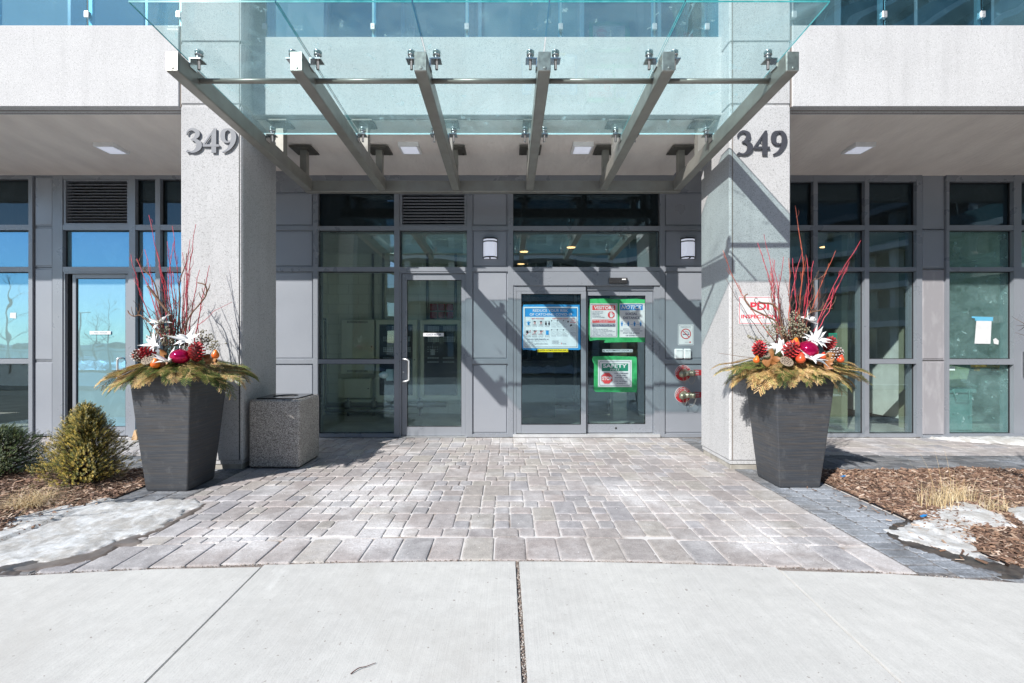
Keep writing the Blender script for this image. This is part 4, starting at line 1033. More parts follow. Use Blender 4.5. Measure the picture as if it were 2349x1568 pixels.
# signs on the pillar and panel
ZD = (1566, .3355, 391.5)
s = Sign('sign', 'white metal PDI INSPECTION sign with red lettering on the right pillar', 'sign', CF-.004, *ZD, (380, 860, 662, 1055))
s.rect('p', 380, 860, 662, 1055, 9); s.ring('r', 386, 866, 656, 1047, 3); s.txt('r', 'PDI', 462, 902, 590, 955, 0, .03); s.txt('r', 'INSPECTION', 400, 986, 640, 1012, 0, .03); s.done({'p': i_white, 'r': flat((.66, .04, .07))}, {'p': 'plate', 'r': 'lettering'})
ZE = (1517.1, .16785, 703.5)
yp = WY+.020
s = Sign('sign', 'white no smoking sign with red prohibition ring on the grey panel', 'sign', yp, *ZE, (226, 245, 442, 531))
s.rect('p', 226, 245, 442, 531, 14); s.rect('n', 234, 253, 434, 523, 12); s.rect('q', 238, 257, 430, 519, 10)
s.txt('n2', 'No Smoking within 9 metres', 262, 272, 402, 282, 0, .02); s.txt('n2', 'of Building Entrance or Exit', 262, 287, 402, 297, 0, .02)
s.rect('n2', 292, 376, 356, 387); s.line('n2', 334, 330, 330, 345, 5); s.line('n2', 330, 345, 360, 350, 5); s.line('n2', 360, 350, 376, 372, 5); s.rect('n2', 362, 376, 380, 387)
for q in range(24):
    a0, a1 = math.radians(q*15), math.radians(q*15+16); s.line('r', 333+65*math.cos(a0), 375+65*math.sin(a0), 333+65*math.cos(a1), 375+65*math.sin(a1), 11)
s.line('r2', 288, 330, 378, 420, 11); s.rect('r', 380, 478, 401, 499, 9)
s.txt('n2', 'smoke free', 322, 486, 374, 491)
s.done({'p': i_white, 'n': i_navy, 'q': i_white, 'n2': i_navy, 'r': i_red, 'r2': i_red}, {'p': 'plate', 'r': 'prohibition_ring', 'r2': 'prohibition_bar', 'n2': 'lettering', 'n': 'frame_line', 'q': 'plate'})
# ---- intercom boxes and standpipes
for k, (a, b) in enumerate(((170, 289), (293, 396))):
    x0, x1, z0, z1 = X(1517.1+a*.16785, yp), X(1517.1+b*.16785, yp), Z(703.5+716*.16785, yp), Z(703.5+578*.16785, yp)
    t = thing('switch_box', ['left one of the two white door switch boxes under the no smoking sign', 'right one of the two white door switch boxes, nearest the pillar'][k], 'switch box', ((x0+x1)/2, yp, (z0+z1)/2))
    m = MB(); m.box(x0, x1, yp-.05, yp, z0, z1, .016); m.build('cover', m_white, t)
    m = MB(); m.box(x0+.03, x1-.012, yp-.0512, yp-.0505, z1-.034, z1-.028); m.build('lettering', i_grey, t)
m_brass = M('brass_fitting', (.56, .52, .40), .35, metal=.8, col2=(.42, .38, .28), vscale=25)
m_chain = M('chain_metal', (.55, .48, .40), .35, metal=.9)
for k, (cx_, cy_, lb) in enumerate(((295, 910, '16TH|TO'), (295, 1207, 'GARAGE|TO 15TH'))):
    px, py = 1517.1+cx_*.16785, 703.5+cy_*.16785; x, z = X(px, yp), Z(py, yp); r = 113*.16785*WY/F
    t = thing('standpipe_inlet', ['upper brass twin standpipe inlet with red ring plate and chained caps', 'lower brass twin standpipe inlet with red ring plate and chained caps'][k], 'standpipe', (x, yp, z), 'standpipe inlets on the grey panel')
    m = MB(); m.lathe((x, yp, z), [(r, 0), (r, .004), (r*.97, .005)], (0, -1, 0), 40); m.build('rim', i_white, t)
    m = MB(); m.lathe((x, yp-.0055, z), [(r*.955, 0), (r*.955, .001)], (0, -1, 0), 40); pl = m.build('ring_plate', i_red, t)
    m = MB()
    def arctext(s_, rad, a0, a1, hgt):
        for q, ch in enumerate(s_):
            if ch == ' ': continue
            an = math.radians(a0+(a1-a0)*q/(len(s_)-1)); vs, fs, a, b, c, d = tmesh(ch, 0, .03)
            w_ = hgt*.62*(b-a)/.6; up = Vector((math.cos(an), 0, math.sin(an))); rt = Vector((math.sin(an), 0, -math.cos(an)))
            o = Vector((x, yp-.0072, z))+up*rad
            m.add([tuple(o+rt*((v[0]-(a+b)/2)*hgt*1.0)+up*((v[1]-c)/(max(d-c, .3))*hgt-hgt/2)) for v in vs], fs)
    arctext('STANDPIPE-AUTO SPKR', r*.82, 190, -10, .026); arctext('FIRE DEPT. CONNECTION', r*.60, 170, 10, .014); m.build('lettering', i_white, pl)
    m = MB(); yb_ = yp-.006
    m.lathe((x+.01, yb_, z), [(.065, 0), (.06, .02), (.05, .04), (.045, .07)], (0, -1, 0), 24)
    m.tube([(x-.005, yb_-.06, z), (x+.10, yb_-.085, z)], [.044, .040], 18); m.build('body', m_brass, t)
    for (px_, ax_) in (((x-.03, yb_-.05, z-.008), (-.45, -1, -.05)), ((x+.085, yb_-.075, z+.002), (.9, -.55, 0))):
        m = MB(); m.lathe(px_, [(.040, 0), (.047, .005), (.047, .018), (.043, .02), (.043, .04), (.048, .042), (.048, .058), (.02, .062), (.012, .075)], ax_, 20); m.build('cap', m_brass, t)
    for (a, b, sag) in (((x-.05, yb_-.12, z-.04), (x+.02, yb_-.09, z-.05), .10), ((x+.15, yb_-.12, z-.03), (x+.025, yb_-.09, z-.05), .12)):
        m = MB(); a, b = Vector(a), Vector(b); n = 16
        for q in range(n):
            u0, u1 = q/n, (q+1.15)/n
            p0 = a.lerp(b, u0)+Vector((0, 0, -4*sag*u0*(1-u0))); p1 = a.lerp(b, min(u1, 1))+Vector((0, 0, -4*sag*min(u1, 1)*(1-min(u1, 1))))
            wv = Vector((.0045, .0045*(-1)**q, .0)) if q % 2 else Vector((0, .006, .002))
            m.tube([p0, (p0+p1)/2+wv, p1, (p0+p1)/2-wv, p0], .0016, 5, False)
        m.build('chain', m_chain, t)
    lab = lb.split('|'); a, b = X(1517.1+438*.16785, yp), X(1517.1+640*.16785, yp); z0, z1 = Z(703.5+(942+k*303)*.16785, yp), Z(703.5+(866+k*303)*.16785, yp)
    tt = thing('label_plate', ['upper red plate reading 16TH TO, right of the upper standpipe', 'lower red plate reading GARAGE TO 15TH, right of the lower standpipe'][k], 'label plate', ((a+b)/2, yp, (z0+z1)/2))
    m = MB(); m.box(a, b, yp-.003, yp, z0, z1); m.build('plate', i_red, tt)
    m = MB(); e = X(1517.1+508*.16785, yp)
    text(m, lab[0], a+.012, e if k == 0 else e+.01, (z0+z1)/2+.006, z1-.012, yp-.0036, 0, .03); text(m, lab[1], a+.012+(.028 if k == 0 else 0), e if k == 0 else e+.01, z0+.012, (z0+z1)/2-.006, yp-.0036, 0, .03); m.build('lettering', i_white, tt)

# ---- house numbers with thick and thin strokes
def cr(P, n=7):
    out = []; Q = [P[0]]+list(P)+[P[-1]]
    for i in range(1, len(Q)-2):
        for j in range(n):
            t = j/n; r = []
            for k in range(3):
                a, b, c, d = Q[i-1][k], Q[i][k], Q[i+1][k], Q[i+2][k]
                r.append(.5*((2*b)+(-a+c)*t+(2*a-5*b+4*c-d)*t*t+(-a+3*b-3*c+d)*t**3))
            out.append(r)
    out.append(list(P[-1])); return out
def stroke(m, P, ox, oz, sx, sz, y0, y1):
    S = cr(P); n = len(S); Lf, Rt = [], []
    for i, (u, v, w_) in enumerate(S):
        a, b = S[max(i-1, 0)], S[min(i+1, n-1)]; dx, dz = (b[0]-a[0]), (b[1]-a[1]); l = math.hypot(dx, dz) or 1; nx, nz_ = -dz/l*w_, dx/l*w_
        Lf.append((ox+(u+nx)*sx, oz+(v+nz_)*sz)); Rt.append((ox+(u-nx)*sx, oz+(v-nz_)*sz))
    vs = []; fs = []
    for (a, b) in zip(Lf, Rt): vs += [(a[0], y0, a[1]), (b[0], y0, b[1]), (a[0], y1, a[1]), (b[0], y1, b[1])]
    for i in range(n-1):
        k = 4*i; fs += [(k, k+1, k+5, k+4), (k+2, k+6, k+7, k+3), (k, k+4, k+6, k+2), (k+1, k+3, k+7, k+5)]
    fs += [(0, 2, 3, 1), (4*n-4, 4*n-3, 4*n-1, 4*n-2)]
    m.add(vs, fs)
D3 = [[(.05, .74, .02), (.08, .86, .03), (.20, .955, .045), (.34, .95, .06), (.46, .86, .085), (.47, .73, .09), (.38, .61, .06), (.24, .54, .018)],
      [(.22, .545, .018), (.40, .51, .06), (.53, .39, .105), (.53, .24, .11), (.42, .10, .07), (.27, .035, .035), (.15, .06, .03), (.08, .07, .06), (.055, .09, .05)]]
D9 = [[(.30, .965, .032), (.14, .90, .075), (.085, .72, .095), (.12, .53, .08), (.26, .44, .035), (.40, .48, .03), (.47, .56, .03)],
      [(.28, .965, .032), (.43, .91, .07), (.52, .72, .10), (.50, .48, .095), (.40, .26, .07), (.26, .11, .045), (.07, .02, .018)]]
def house_number(label, mat, px0, px1, py0, py1):
    y = CF-.022; x0, x1, z0, z1 = X(px0, y), X(px1, y), Z(py1, y), Z(py0, y); W = x1-x0; Hh = z1-z0
    t = thing('house_number', label, 'house number', ((x0+x1)/2, y, z0), None)
    for k, ch in enumerate('349'):
        ox = x0+W*(0, .345, .695)[k]; sx = W*.50; sz = Hh; m = MB()
        if ch == '3':
            for q, P in enumerate(D3): stroke(m, P, ox, z0, sx, sz, y-.0008*q, y+.012)
        elif ch == '9':
            for q, P in enumerate(D9): stroke(m, P, ox, z0, sx, sz, y-.0008*q, y+.012)
        else:
            f = lambda u, v: (ox+u*sx, z0+v*sz)
            m.prism([f(.34, 0), f(.53, 0), f(.53, 1.0), f(.47, 1.0), f(.34, .80)], y, y+.012)
            m.prism([f(.0, .25), f(.64, .25), f(.64, .345), f(.0, .345)], y-.0008, y+.0112)
            m.prism([f(.0, .345), f(.075, .345), f(.47, .93), f(.47, 1.0), f(.44, 1.0)], y-.0004, y+.0116)
        o = m.build('numeral', mat, t)
        b = MB(); b.tube([(ox+.2*W*.5+.03, y+.011, z0+Hh*.5), (ox+.2*W*.5+.03, CF+.002, z0+Hh*.5)], .006, 6); b.build('standoff', m_gasket, o)
house_number('silver 349 numerals on the left pillar', m_numS, 425, 541, 295, 351)
house_number('dark grey 349 numerals on the right pillar', m_numD, 1690, 1805, 300, 356)
# ================================================================ TRASH CAN
def aggmat():
    m, nt, bs, L = newmat('exposed_aggregate'); co = tex_coord(nt)
    v = nt.nodes.new('ShaderNodeTexVoronoi'); v.inputs['Scale'].default_value = 135; L.new(co, v.inputs['Vector'])
    g = nt.nodes.new('ShaderNodeSeparateColor'); L.new(v.outputs['Color'], g.inputs[0])
    c = ramp(nt, g.outputs[0], [(0, (.22, .20, .185)), (.3, (.46, .42, .39)), (.55, (.64, .60, .56)), (.8, (.84, .80, .75)), (1, (.36, .33, .30))])
    e = ramp(nt, v.outputs['Distance'], [(.35, 1), (.75, .45)]); c = mixc(nt, 1.0, c, e, 'MULTIPLY')
    L.new(c, bs.inputs['Base Color']); bs.inputs['Roughness'].default_value = .75
    i = nt.nodes.new('ShaderNodeMath'); i.operation = 'SUBTRACT'; i.inputs[0].default_value = 1; L.new(v.outputs['Distance'], i.inputs[1])
    L.new(bump(nt, i.outputs[0], .8, .006), bs.inputs['Normal']); return m
m_agg = aggmat()
x0, x1, y0, y1 = -2.955, -2.375, 5.165, 5.72
t = thing('trash_can', 'square exposed aggregate litter bin with black lid beside the left pillar', 'litter bin', ((x0+x1)/2, (y0+y1)/2, 0))
m = MB(); m.box(x0, x1, y0, y1, .012, .785, .018); m.build('body', m_agg, t)
m = MB(); m.box(x0+.02, x1-.02, y0+.02, y1-.02, .0, .014); m.build('foot', m_gasket, t)
m_lid = M('black_lid', (.05, .052, .058), .16, metal=.5)
cx_, cy_ = (x0+x1)/2, (y0+y1)/2; m = MB(); n = 32; zt = .800
outer = []; inner = []
for k in range(n):
    a = 2*PI*k/n; c_, s_ = math.cos(a), math.sin(a); q = min((x1-x0-.10)/2/max(abs(c_), 1e-6), (y1-y0-.10)/2/max(abs(s_), 1e-6))
    outer.append((cx_+q*c_, cy_+q*s_)); inner.append((cx_+.14*c_, cy_+.14*s_))
vs = [(a, b, .786) for a, b in outer]+[(a, b, zt) for a, b in outer]+[(a, b, zt) for a, b in inner]+[(a, b, zt-.10) for a, b in inner]
m.add(vs, [(r*n+k, r*n+(k+1) % n, (r+1)*n+(k+1) % n, (r+1)*n+k) for r in range(3) for k in range(n)]+[tuple(3*n+k for k in range(n))])
m.build('lid', m_lid, t)

# ================================================================ PLANTERS
def pottery():
    m, nt, bs, L = newmat('brushed_slate_resin'); co = tex_coord(nt, (.6, .6, 22))
    c = mixc(nt, ramp(nt, nz(nt, co, 4, 5, .65), [(.46, 0), (.70, .5)]), (.038, .043, .052), (.12, .09, .06))
    c = mixc(nt, ramp(nt, nz(nt, tex_coord(nt, (1, 1, 60)), 5, 3), [(.42, 0), (.75, .6)]), c, (.095, .105, .12))
    c = mixc(nt, ramp(nt, nz(nt, tex_coord(nt), 7, 6, .7), [(.55, 0), (.8, .35)]), c, (.22, .22, .22))
    L.new(c, bs.inputs['Base Color']); bs.inputs['Roughness'].default_value = .46
    L.new(bump(nt, nz(nt, tex_coord(nt, (1, 1, 40)), 6, 3), .35, .004), bs.inputs['Normal']); return m
m_pot = pottery()
m_moss = M('potting_soil', (.05, .04, .03), .95)
def planter(cx, cy, label, yaw=0):
    t = thing('planter', label, 'planter', (cx, cy, 0), 'tall tapered planters flanking the entrance')
    m = MB(); ht = 1.115; secs = [(.197, 0), (.203, .02), (.232, .35), (.262, .72), (.287, 1.05), (.289, ht)]
    def ringp(h, z, r=.012):
        out = []
        for sx, sy, a0 in ((1, -1, -90), (1, 1, 0), (-1, 1, 90), (-1, -1, 180)):
            for q in (0, 45, 90):
                a = math.radians(a0+q); out.append((cx+sx*(h-r)+r*math.cos(a), cy+sy*(h-r)+r*math.sin(a), z))
        return out
    vs = []
    for h, z in secs: vs += ringp(h, z+.004)
    vs += ringp(.255, ht+.004); vs += ringp(.25, ht-.09)
    fs = [(r*12+k, r*12+(k+1) % 12, (r+1)*12+(k+1) % 12, (r+1)*12+k) for r in range(len(secs)+1) for k in range(12)]+[tuple(range(11, -1, -1))]
    m.add(vs, fs); m.build('pot', m_pot, t)
    m = MB(); m.add(ringp(.252, ht-.03), [tuple(range(12))]); m.build('soil', m_moss, t); return t
PLX, PLY, PRX, PRY = -3.30, 4.585, 2.888, 4.685
planter(PLX, PLY, 'tall slate grey tapered planter on the left, beside the litter bin'); planter(PRX, PRY, 'tall slate grey tapered planter on the right, under the red and white sign')

m_red = M('red_bark', (.52, .045, .075), .45, col2=(.36, .025, .045), vscale=12)
m_red2 = M('orange_bark', (.48, .10, .05), .5, col2=(.32, .05, .03), vscale=12)
m_brown = M('curly_bark', (.22, .12, .07), .7, col2=(.12, .065, .04), vscale=30, b=.5, bscale=60)
m_dkbark = M('dark_bark', (.075, .04, .035), .7, col2=(.14, .06, .05), vscale=30)
def stem(base, tip, rng, r0=.0055, r1=.0022, sub=5, mat=m_red, name='red_twig', label='', group='', wob=.02, subl=.22, cat='twig'):
    b, t = Vector(base), Vector(tip); n = 9; pts = []; L_ = (t-b).length
    bow = Vector((rng.gauss(0, wob), rng.gauss(0, wob), 0))*2
    for i in range(n+1):
        u = i/n; pts.append(b.lerp(t, u)+bow*math.sin(PI*u)+Vector((rng.gauss(0, wob*.22), rng.gauss(0, wob*.22), 0))*(1 if 0 < i < n else 0))
    m = MB(); m.tube(pts, [r0+(r1-r0)*i/n for i in range(n+1)], 6)
    d = (t-b).normalized()
    for k in range(sub):
        u = rng.uniform(.35, .92); i = min(n-1, int(u*n)); p = pts[i].lerp(pts[i+1], u*n-i)
        a = rng.uniform(0, 2*PI); side = Vector((math.cos(a), math.sin(a)*.7, 0)); l = rng.uniform(.4, 1)*subl*(1.15-u)*L_/.9
        q = [p]
        for j in range(1, 5): q.append(p+(d*1.0+side*(.55-.09*j))*l*j/4+Vector((rng.gauss(0, .003), rng.gauss(0, .003), 0)))
        rr = r0+(r1-r0)*u; m.tube(q, [rr*.62, rr*.5, rr*.42, rr*.36, rr*.28], 5)
        if rng.random() < .5:
            m.tube([q[2], q[2]+(d-side*.3)*l*.25, q[2]+(d-side*.35)*l*.42], [rr*.4, rr*.3, rr*.22], 5)
    o = m.build(name, mat); return tag(o, label, cat, group)
def path_stem(P, r0, r1, mat, name, label, group, cat='branch', seed=0, twig=0):
    rng = random.Random(seed); S = cr([tuple(p) for p in P], 6); m = MB(); n = len(S)
    m.tube(S, [r0+(r1-r0)*i/(n-1) for i in range(n)], 8)
    for k in range(twig):
        i = rng.randrange(n//3, n-1); p = Vector(S[i]); a = rng.uniform(0, 2*PI); l = rng.uniform(.03, .08)
        m.tube([p, p+Vector((math.cos(a)*l*.6, math.sin(a)*l*.5, l)), p+Vector((math.cos(a)*l*.8, math.sin(a)*l*.6, l*1.8))], [r1*.8, r1*.6, r1*.4], 5)
    o = m.build(name, mat); return tag(o, label, cat, group)

def sprig_bush(m, pts, rng, leaf=.016, per=14, up=.5):
    for p, d in pts:
        p = Vector(p); d = Vector(d).normalized(); l = rng.uniform(.03, .07)
        s = d.orthogonal().normalized(); q = d.cross(s)
        for k in range(per):
            u = k/per; c = p+d*l*u; a = k*2.4+rng.uniform(-.3, .3); o = (s*math.cos(a)+q*math.sin(a))
            tip = c+(o*1.0+d*.7)*leaf*rng.uniform(.8, 1.2); w_ = d.cross(o)*leaf*.15
            m.add([tuple(c-w_), tuple(c+w_), tuple(tip)], [(0, 1, 2)])
# ---- cedar fronds: flat fans of scale leaved twigs, three forms in three tints
m_cg = M('cedar_green', (.10, .15, .035), .6, attr=True); m_co = M('cedar_tan', (.42, .25, .10), .6, attr=True)
def frond_mesh(seed, tint):
    rng = random.Random(seed); m = MB(); L_ = .30
    G_ = [(.10, .16, .03), (.17, .22, .05), (.24, .26, .07), (.05, .09, .02)]; O_ = [(.62, .42, .18), (.72, .52, .28), (.46, .28, .11), (.55, .46, .18)]
    def col(): 
        src = {'green': G_*3+O_[:1], 'tan': O_, 'mixed': G_+O_}[tint]; c = rng.choice(src); f = rng.uniform(.8, 1.25); return tuple(v*f for v in c)
    def P(x, y): return Vector((x, y, -.9*x*x*1.2+.012*math.sin(x*30)))     # droops with distance
    def leafy(a, b, w_, c):
        n = 5; 
        for i in range(n):
            p = a.lerp(b, i/n); q = a.lerp(b, (i+1.25)/n); d = (q-p); s = Vector((-d.y, d.x, 0)).normalized()*w_*(1-.5*i/n)
            m.col = c
            m.add([tuple(p), tuple(p.lerp(q, .5)+s+Vector((0, 0, .001))), tuple(q), tuple(p.lerp(q, .5)-s+Vector((0, 0, .001)))], [(0, 1, 2, 3)])
    nb = 15
    for i in range(nb):
        u = (i+.5)/nb; x = .03+L_*.9*u; a = P(x, 0)
        for sd_ in (-1, 1):
            l = (.115*(1-u)**.7+.025)*rng.uniform(.75, 1.15)*(.55 if u < .1 else 1)
            b = P(x+l*.80, sd_*l*.62); c = col(); leafy(a, b, .0034, c)
            for j in range(1, 6):
                v = j/6; s = a.lerp(b, v); l2 = l*.42*(1-v*.7)
                for s2 in (-1, 1):
                    an = math.atan2(sd_*.62, .80)+s2*.62; e = s+Vector((math.cos(an)*l2, math.sin(an)*l2, -l2*.12)); leafy(s, e, .0030, c if rng.random() < .7 else col())
    m.col = (.20, .12, .06)
    pts = [P(L_*k/8, 0) for k in range(9)]; m.tube(pts, [.003-.0002*k for k in range(9)], 5)
    o = m.build('cedar_branch', m_cg if tint == 'green' else m_co); return o
FR = {tn: [frond_mesh(10*k+len(tn), tn) for k in range(2)] for tn in ('green', 'tan', 'mixed')}
for k in ('mixed', 'green', 'tan'):
    for o in FR[k]: o.data.materials[0] = m_co
used_fr = {}
def frond(tint, loc, ang, pitch, roll, sc_, label, group):
    src = FR[tint][R.randrange(2)]
    o = src if src.name not in used_fr else src.copy()
    if src.name not in used_fr: used_fr[src.name] = 1
    else: C.objects.link(o)
    M_ = Matrix.Rotation(ang, 4, 'Z') @ Matrix.Rotation(pitch, 4, 'Y') @ Matrix.Rotation(roll, 4, 'X')
    o.matrix_world = Matrix.Translation(loc) @ M_ @ Matrix.Scale(sc_, 4); o.location = loc
    o.rotation_euler = M_.to_euler(); o.scale = (sc_,)*3
    tag(o, label, 'cedar branch', group)
def skirt(cx, cy, side, seed):
    rng = random.Random(seed); g = 'cedar branches hanging over the rim of the '+side+' planter'
    lab = {'green': 'flat green cedar spray fanning over the rim of the '+side+' planter', 'tan': 'tan dried cedar spray fanning over the rim of the '+side+' planter', 'mixed': 'green and tan cedar spray fanning over the rim of the '+side+' planter'}
    n = 78
    for k in range(n):
        a = 2*PI*k/n+rng.uniform(-.08, .08)
        tn = rng.choice(('green', 'mixed', 'tan') if side == 'left' else ('tan', 'tan', 'mixed', 'green')); sc_ = rng.uniform(.6, 1.0)*(1.0+.75*max(0, abs(math.cos(a))-.45)/.55)
        h = .19+.03*rng.random(); ex = 1/max(abs(math.cos(a)), abs(math.sin(a))); hh_ = min(ex, 1.25)*h
        loc = Vector((cx+math.cos(a)*hh_, cy+math.sin(a)*hh_, 1.195+rng.uniform(-.01, .06)))
        frond(tn, loc, a+rng.uniform(-.3, .3), rng.uniform(.0, .55)-.35*max(0, abs(math.cos(a))-.3), rng.uniform(-.3, .3), sc_, lab[tn], g)
    for k in range(30):                                       # a second, upper layer
        a = rng.uniform(0, 2*PI); tn = rng.choice(('green', 'green', 'mixed'))
        loc = Vector((cx+math.cos(a)*.12, cy+math.sin(a)*.12, 1.20+rng.uniform(-.01, .05)))
        frond(tn, loc, a+rng.uniform(-.3, .3), rng.uniform(-.25, .1), rng.uniform(-.4, .4), rng.uniform(.7, .95), lab[tn], g)
skirt(PLX, PLY, 'left', 5); skirt(PRX, PRY, 'right', 6)
# greens filling the middle of each pot
m_mid = M('boxwood', (.07, .10, .03), .5, col2=(.13, .15, .05), vscale=30)
for cx, cy, side in ((PLX, PLY, 'left'), (PRX, PRY, 'right')):
    rng = random.Random(3); m = MB(); pts = []
    for k in range(1500):
        a = rng.uniform(0, 2*PI); r = rng.random()**.5*.23; z = 1.15+rng.uniform(0, .30)*(1-r*3.2)
        pts.append(((cx+r*math.cos(a), cy+r*math.sin(a), z), (math.cos(a)*r*4, math.sin(a)*r*4, 1)))
    sprig_bush(m, pts, rng, .017, 12); tag(m.build('evergreen_filler', m_mid), 'small leaved evergreen sprigs filling the middle of the '+side+' planter', 'greenery')

# ---- flowers, cones, fruit
m_petal = M('felt_petal', (.80, .80, .80), .7, b=.2, bscale=80)
m_cone = M('red_cone', (.42, .025, .03), .6, attr=True)
m_conew = M('frosted_cone', (.30, .20, .16), .7, attr=True)
m_ball = M('magenta_ball', (.42, .005, .07), .08, metal=.55)
m_pear = M('red_pear', (.58, .03, .025), .3, col2=(.62, .10, .03), vscale=9)
m_orange = M('orange_pear', (.72, .24, .02), .3, col2=(.70, .12, .02), vscale=9)
m_pod = M('lotus_pod', (.24, .19, .14), .8, b=.3, bscale=60); m_hole = M('pod_hole', (.05, .035, .03), .9)
m_leaf = M('dry_leaf', (.26, .105, .035), .5, col2=(.36, .18, .07), vscale=8)
m_berry = M('berry', (.20, .185, .12), .35, col2=(.30, .28, .21), vscale=40); m_stk = M('berry_stalk', (.16, .13, .07), .7)
def flower(c, face, size, seed, label, group, n=11):
    rng = random.Random(seed); c = Vector(c); f = Vector(face).normalized(); s = f.orthogonal().normalized(); q = f.cross(s)
    t = thing('felt_flower', label, 'flower', c, group)
    for k in range(n):
        a = 2*PI*k/n+rng.uniform(-.25, .25); o = s*math.cos(a)+q*math.sin(a); l = size*rng.uniform(.75, 1.15); lift = rng.uniform(.15, 1.1); curl = rng.uniform(-1.3, .5); wd = size*rng.uniform(.15, .21)
        m = MB(); m.smooth = True; vs = []; nn = 9; side = o.cross(f)
        for i in range(nn+1):
            u = i/nn; p = c+o*l*u+f*(lift*l*u*.8+curl*l*u*u*.5); w_ = wd*(math.sin(PI*min(1, u*.9+.12))**.8)*(1-u**3)+.0006
            vs += [tuple(p-side*w_+f*w_*.5), tuple(p), tuple(p+side*w_+f*w_*.5), tuple(p-f*.0035)]
        fs = []
        for i in range(nn):
            b = 4*i; fs += [(b, b+1, b+5, b+4), (b+1, b+2, b+6, b+5), (b, b+4, b+7, b+3), (b+2, b+3, b+7, b+6)]
        m.add(vs, fs); m.build('petal', m_petal, t)
    m = MB()
    for k in range(14): m.ball(c+f*.012+s*rng.uniform(-.012, .012)+q*rng.uniform(-.012, .012), .005, 5)
    m.build('flower_centre', m_petal, t)
def cone(c, ax, r, l, mat, label, group, seed=0, tips=False):
    rng = random.Random(seed); c = Vector(c); a = Vector(ax).normalized(); u = a.orthogonal().normalized(); v = a.cross(u); m = MB()
    N = 64
    for k in range(N):
        h = k/N; rr = r*(math.sin(PI*(.12+.80*h))**.75)*.82; an = k*2.39996; o = u*math.cos(an)+v*math.sin(an)
        p = c+a*(h-.5)*l+o*rr*.55; tip = c+a*((h-.5)*l+.012)+o*rr*1.15; s = a.cross(o)*r*.20; th = a*r*.10
        m.col = (.14, .08, .06) if mat is m_conew else rng.choice([(.50, .03, .035), (.42, .02, .03), (.33, .02, .025)])
        m.add([tuple(p-s*.5), tuple(p+s*.5), tuple(tip+s*.8), tuple(tip-s*.8), tuple(p+th), tuple(tip+th*1.4+o*.004)], [(0, 1, 2, 3), (0, 3, 5, 4), (1, 4, 5, 2), (3, 2, 5)])
        if mat is m_conew: m.col = (.80, .78, .78); m.ball(tip, r*.11, 5, (1.3, 1.3, .6))
    m.col = (.14, .08, .06) if mat is m_conew else (.09, .008, .01)  # dark core of the red cones paints shade between the scales
    m.lathe(c-a*l*.5, [(r*.3, 0), (r*.6, l*.3), (r*.5, l*.7), (r*.1, l)], a, 8)
    tag(m.build('pine_cone', mat), label, 'pine cone', group)
def sphere(name, c, r, mat, label, cat, sq=(1, 1, 1), stemc=None, neck=0):
    t = thing(name, label, cat, c); m = MB()
    if neck: m.lathe((c[0], c[1], c[2]-r), [(.001, 0), (r*.6, r*.12), (r*.95, r*.6), (r, r*1.0), (r*.85, r*1.45), (r*.52, r*1.95), (r*.34, r*2.35), (.001, r*2.5)], (.15, -.1, 1), 20)
    else: m.ball(c, r, 28, sq)
    m.build('skin' if neck else 'shell', mat, t)
    m = MB(); z = c[2]+(r*1.45 if neck else r*.97*sq[2]); m.tube([(c[0]+(.02 if neck else 0), c[1], z), (c[0]+.028 if neck else c[0], c[1], z+r*.35)], .0035 if neck else .008, 8); m.build('stalk' if neck else 'cap', m_stk if neck else m_stain, t)
def pod(c, ax, r, label):
    t = thing('lotus_pod', label, 'seed pod', c); a = Vector(ax).normalized(); u = a.orthogonal().normalized(); v = a.cross(u); c = Vector(c)
    m = MB(); m.lathe(c-a*r*.9, [(r*.12, 0), (r*.5, r*.4), (r*.95, r*.8), (r, r*.9), (r*.93, r*.95)], a, 24); m.build('seed_head', m_pod, t)
    m = MB()
    for k in range(19):
        rr = r*.80*math.sqrt((k+.3)/19); an = k*2.4; m.lathe(c+a*r*.06+(u*math.cos(an)+v*math.sin(an))*rr-a*.001, [(r*.105, 0), (r*.10, .0015)], a, 8)
    m.build('seed_holes', m_hole, t)
def leaves(c, r, seed, label):
    rng = random.Random(seed); m = MB(); c = Vector(c); m.smooth = True
    for k in range(6):
        a = rng.uniform(0, 2*PI); d = Vector((math.cos(a), -abs(rng.gauss(.3, .3)), math.sin(a)*.6)).normalized(); s = d.cross(Vector((0, -1, .3))).normalized(); f = d.cross(s); l = r*rng.uniform(.8, 1.3); vs = []
        for i in range(7):
            u = i/6; w_ = l*.38*math.sin(PI*min(1, u*.94+.04)); p = c+d*l*u+f*l*.25*math.sin(u*2.4)
            vs += [tuple(p-s*w_+f*w_*.5), tuple(p), tuple(p+s*w_+f*w_*.5)]
        m.add(vs, [(3*i+q, 3*i+q+1, 3*i+q+4, 3*i+q+3) for i in range(6) for q in (0, 1)])
    tag(m.build('dry_leaves', m_leaf), label, 'dry leaves')
def berries(base, tip, seed, label, group, n=26, sp=.03):
    rng = random.Random(seed); b, t_ = Vector(base), Vector(tip); t = thing('berry_spray', label, 'berry spray', base, group); d = (t_-b)
    m = MB(); m2 = MB(); pts = [b.lerp(t_, k/6)+Vector((rng.gauss(0, .006), rng.gauss(0, .006), 0)) for k in range(7)]; m.tube(pts, .0028, 5)
    for k in range(n):
        u = .3+.7*k/n; i = min(5, int(u*6)); p = pts[i].lerp(pts[i+1], u*6-i); o = Vector((rng.gauss(0, sp), rng.gauss(0, sp), rng.gauss(.01, sp*.6)))*(1.15-u*.5)
        m.tube([p, p+o], .0011, 4); m2.ball(p+o, rng.uniform(.0065, .010), 7)
    m.build('stalk', m_stk, t); m2.build('berry_cluster', m_berry, t)

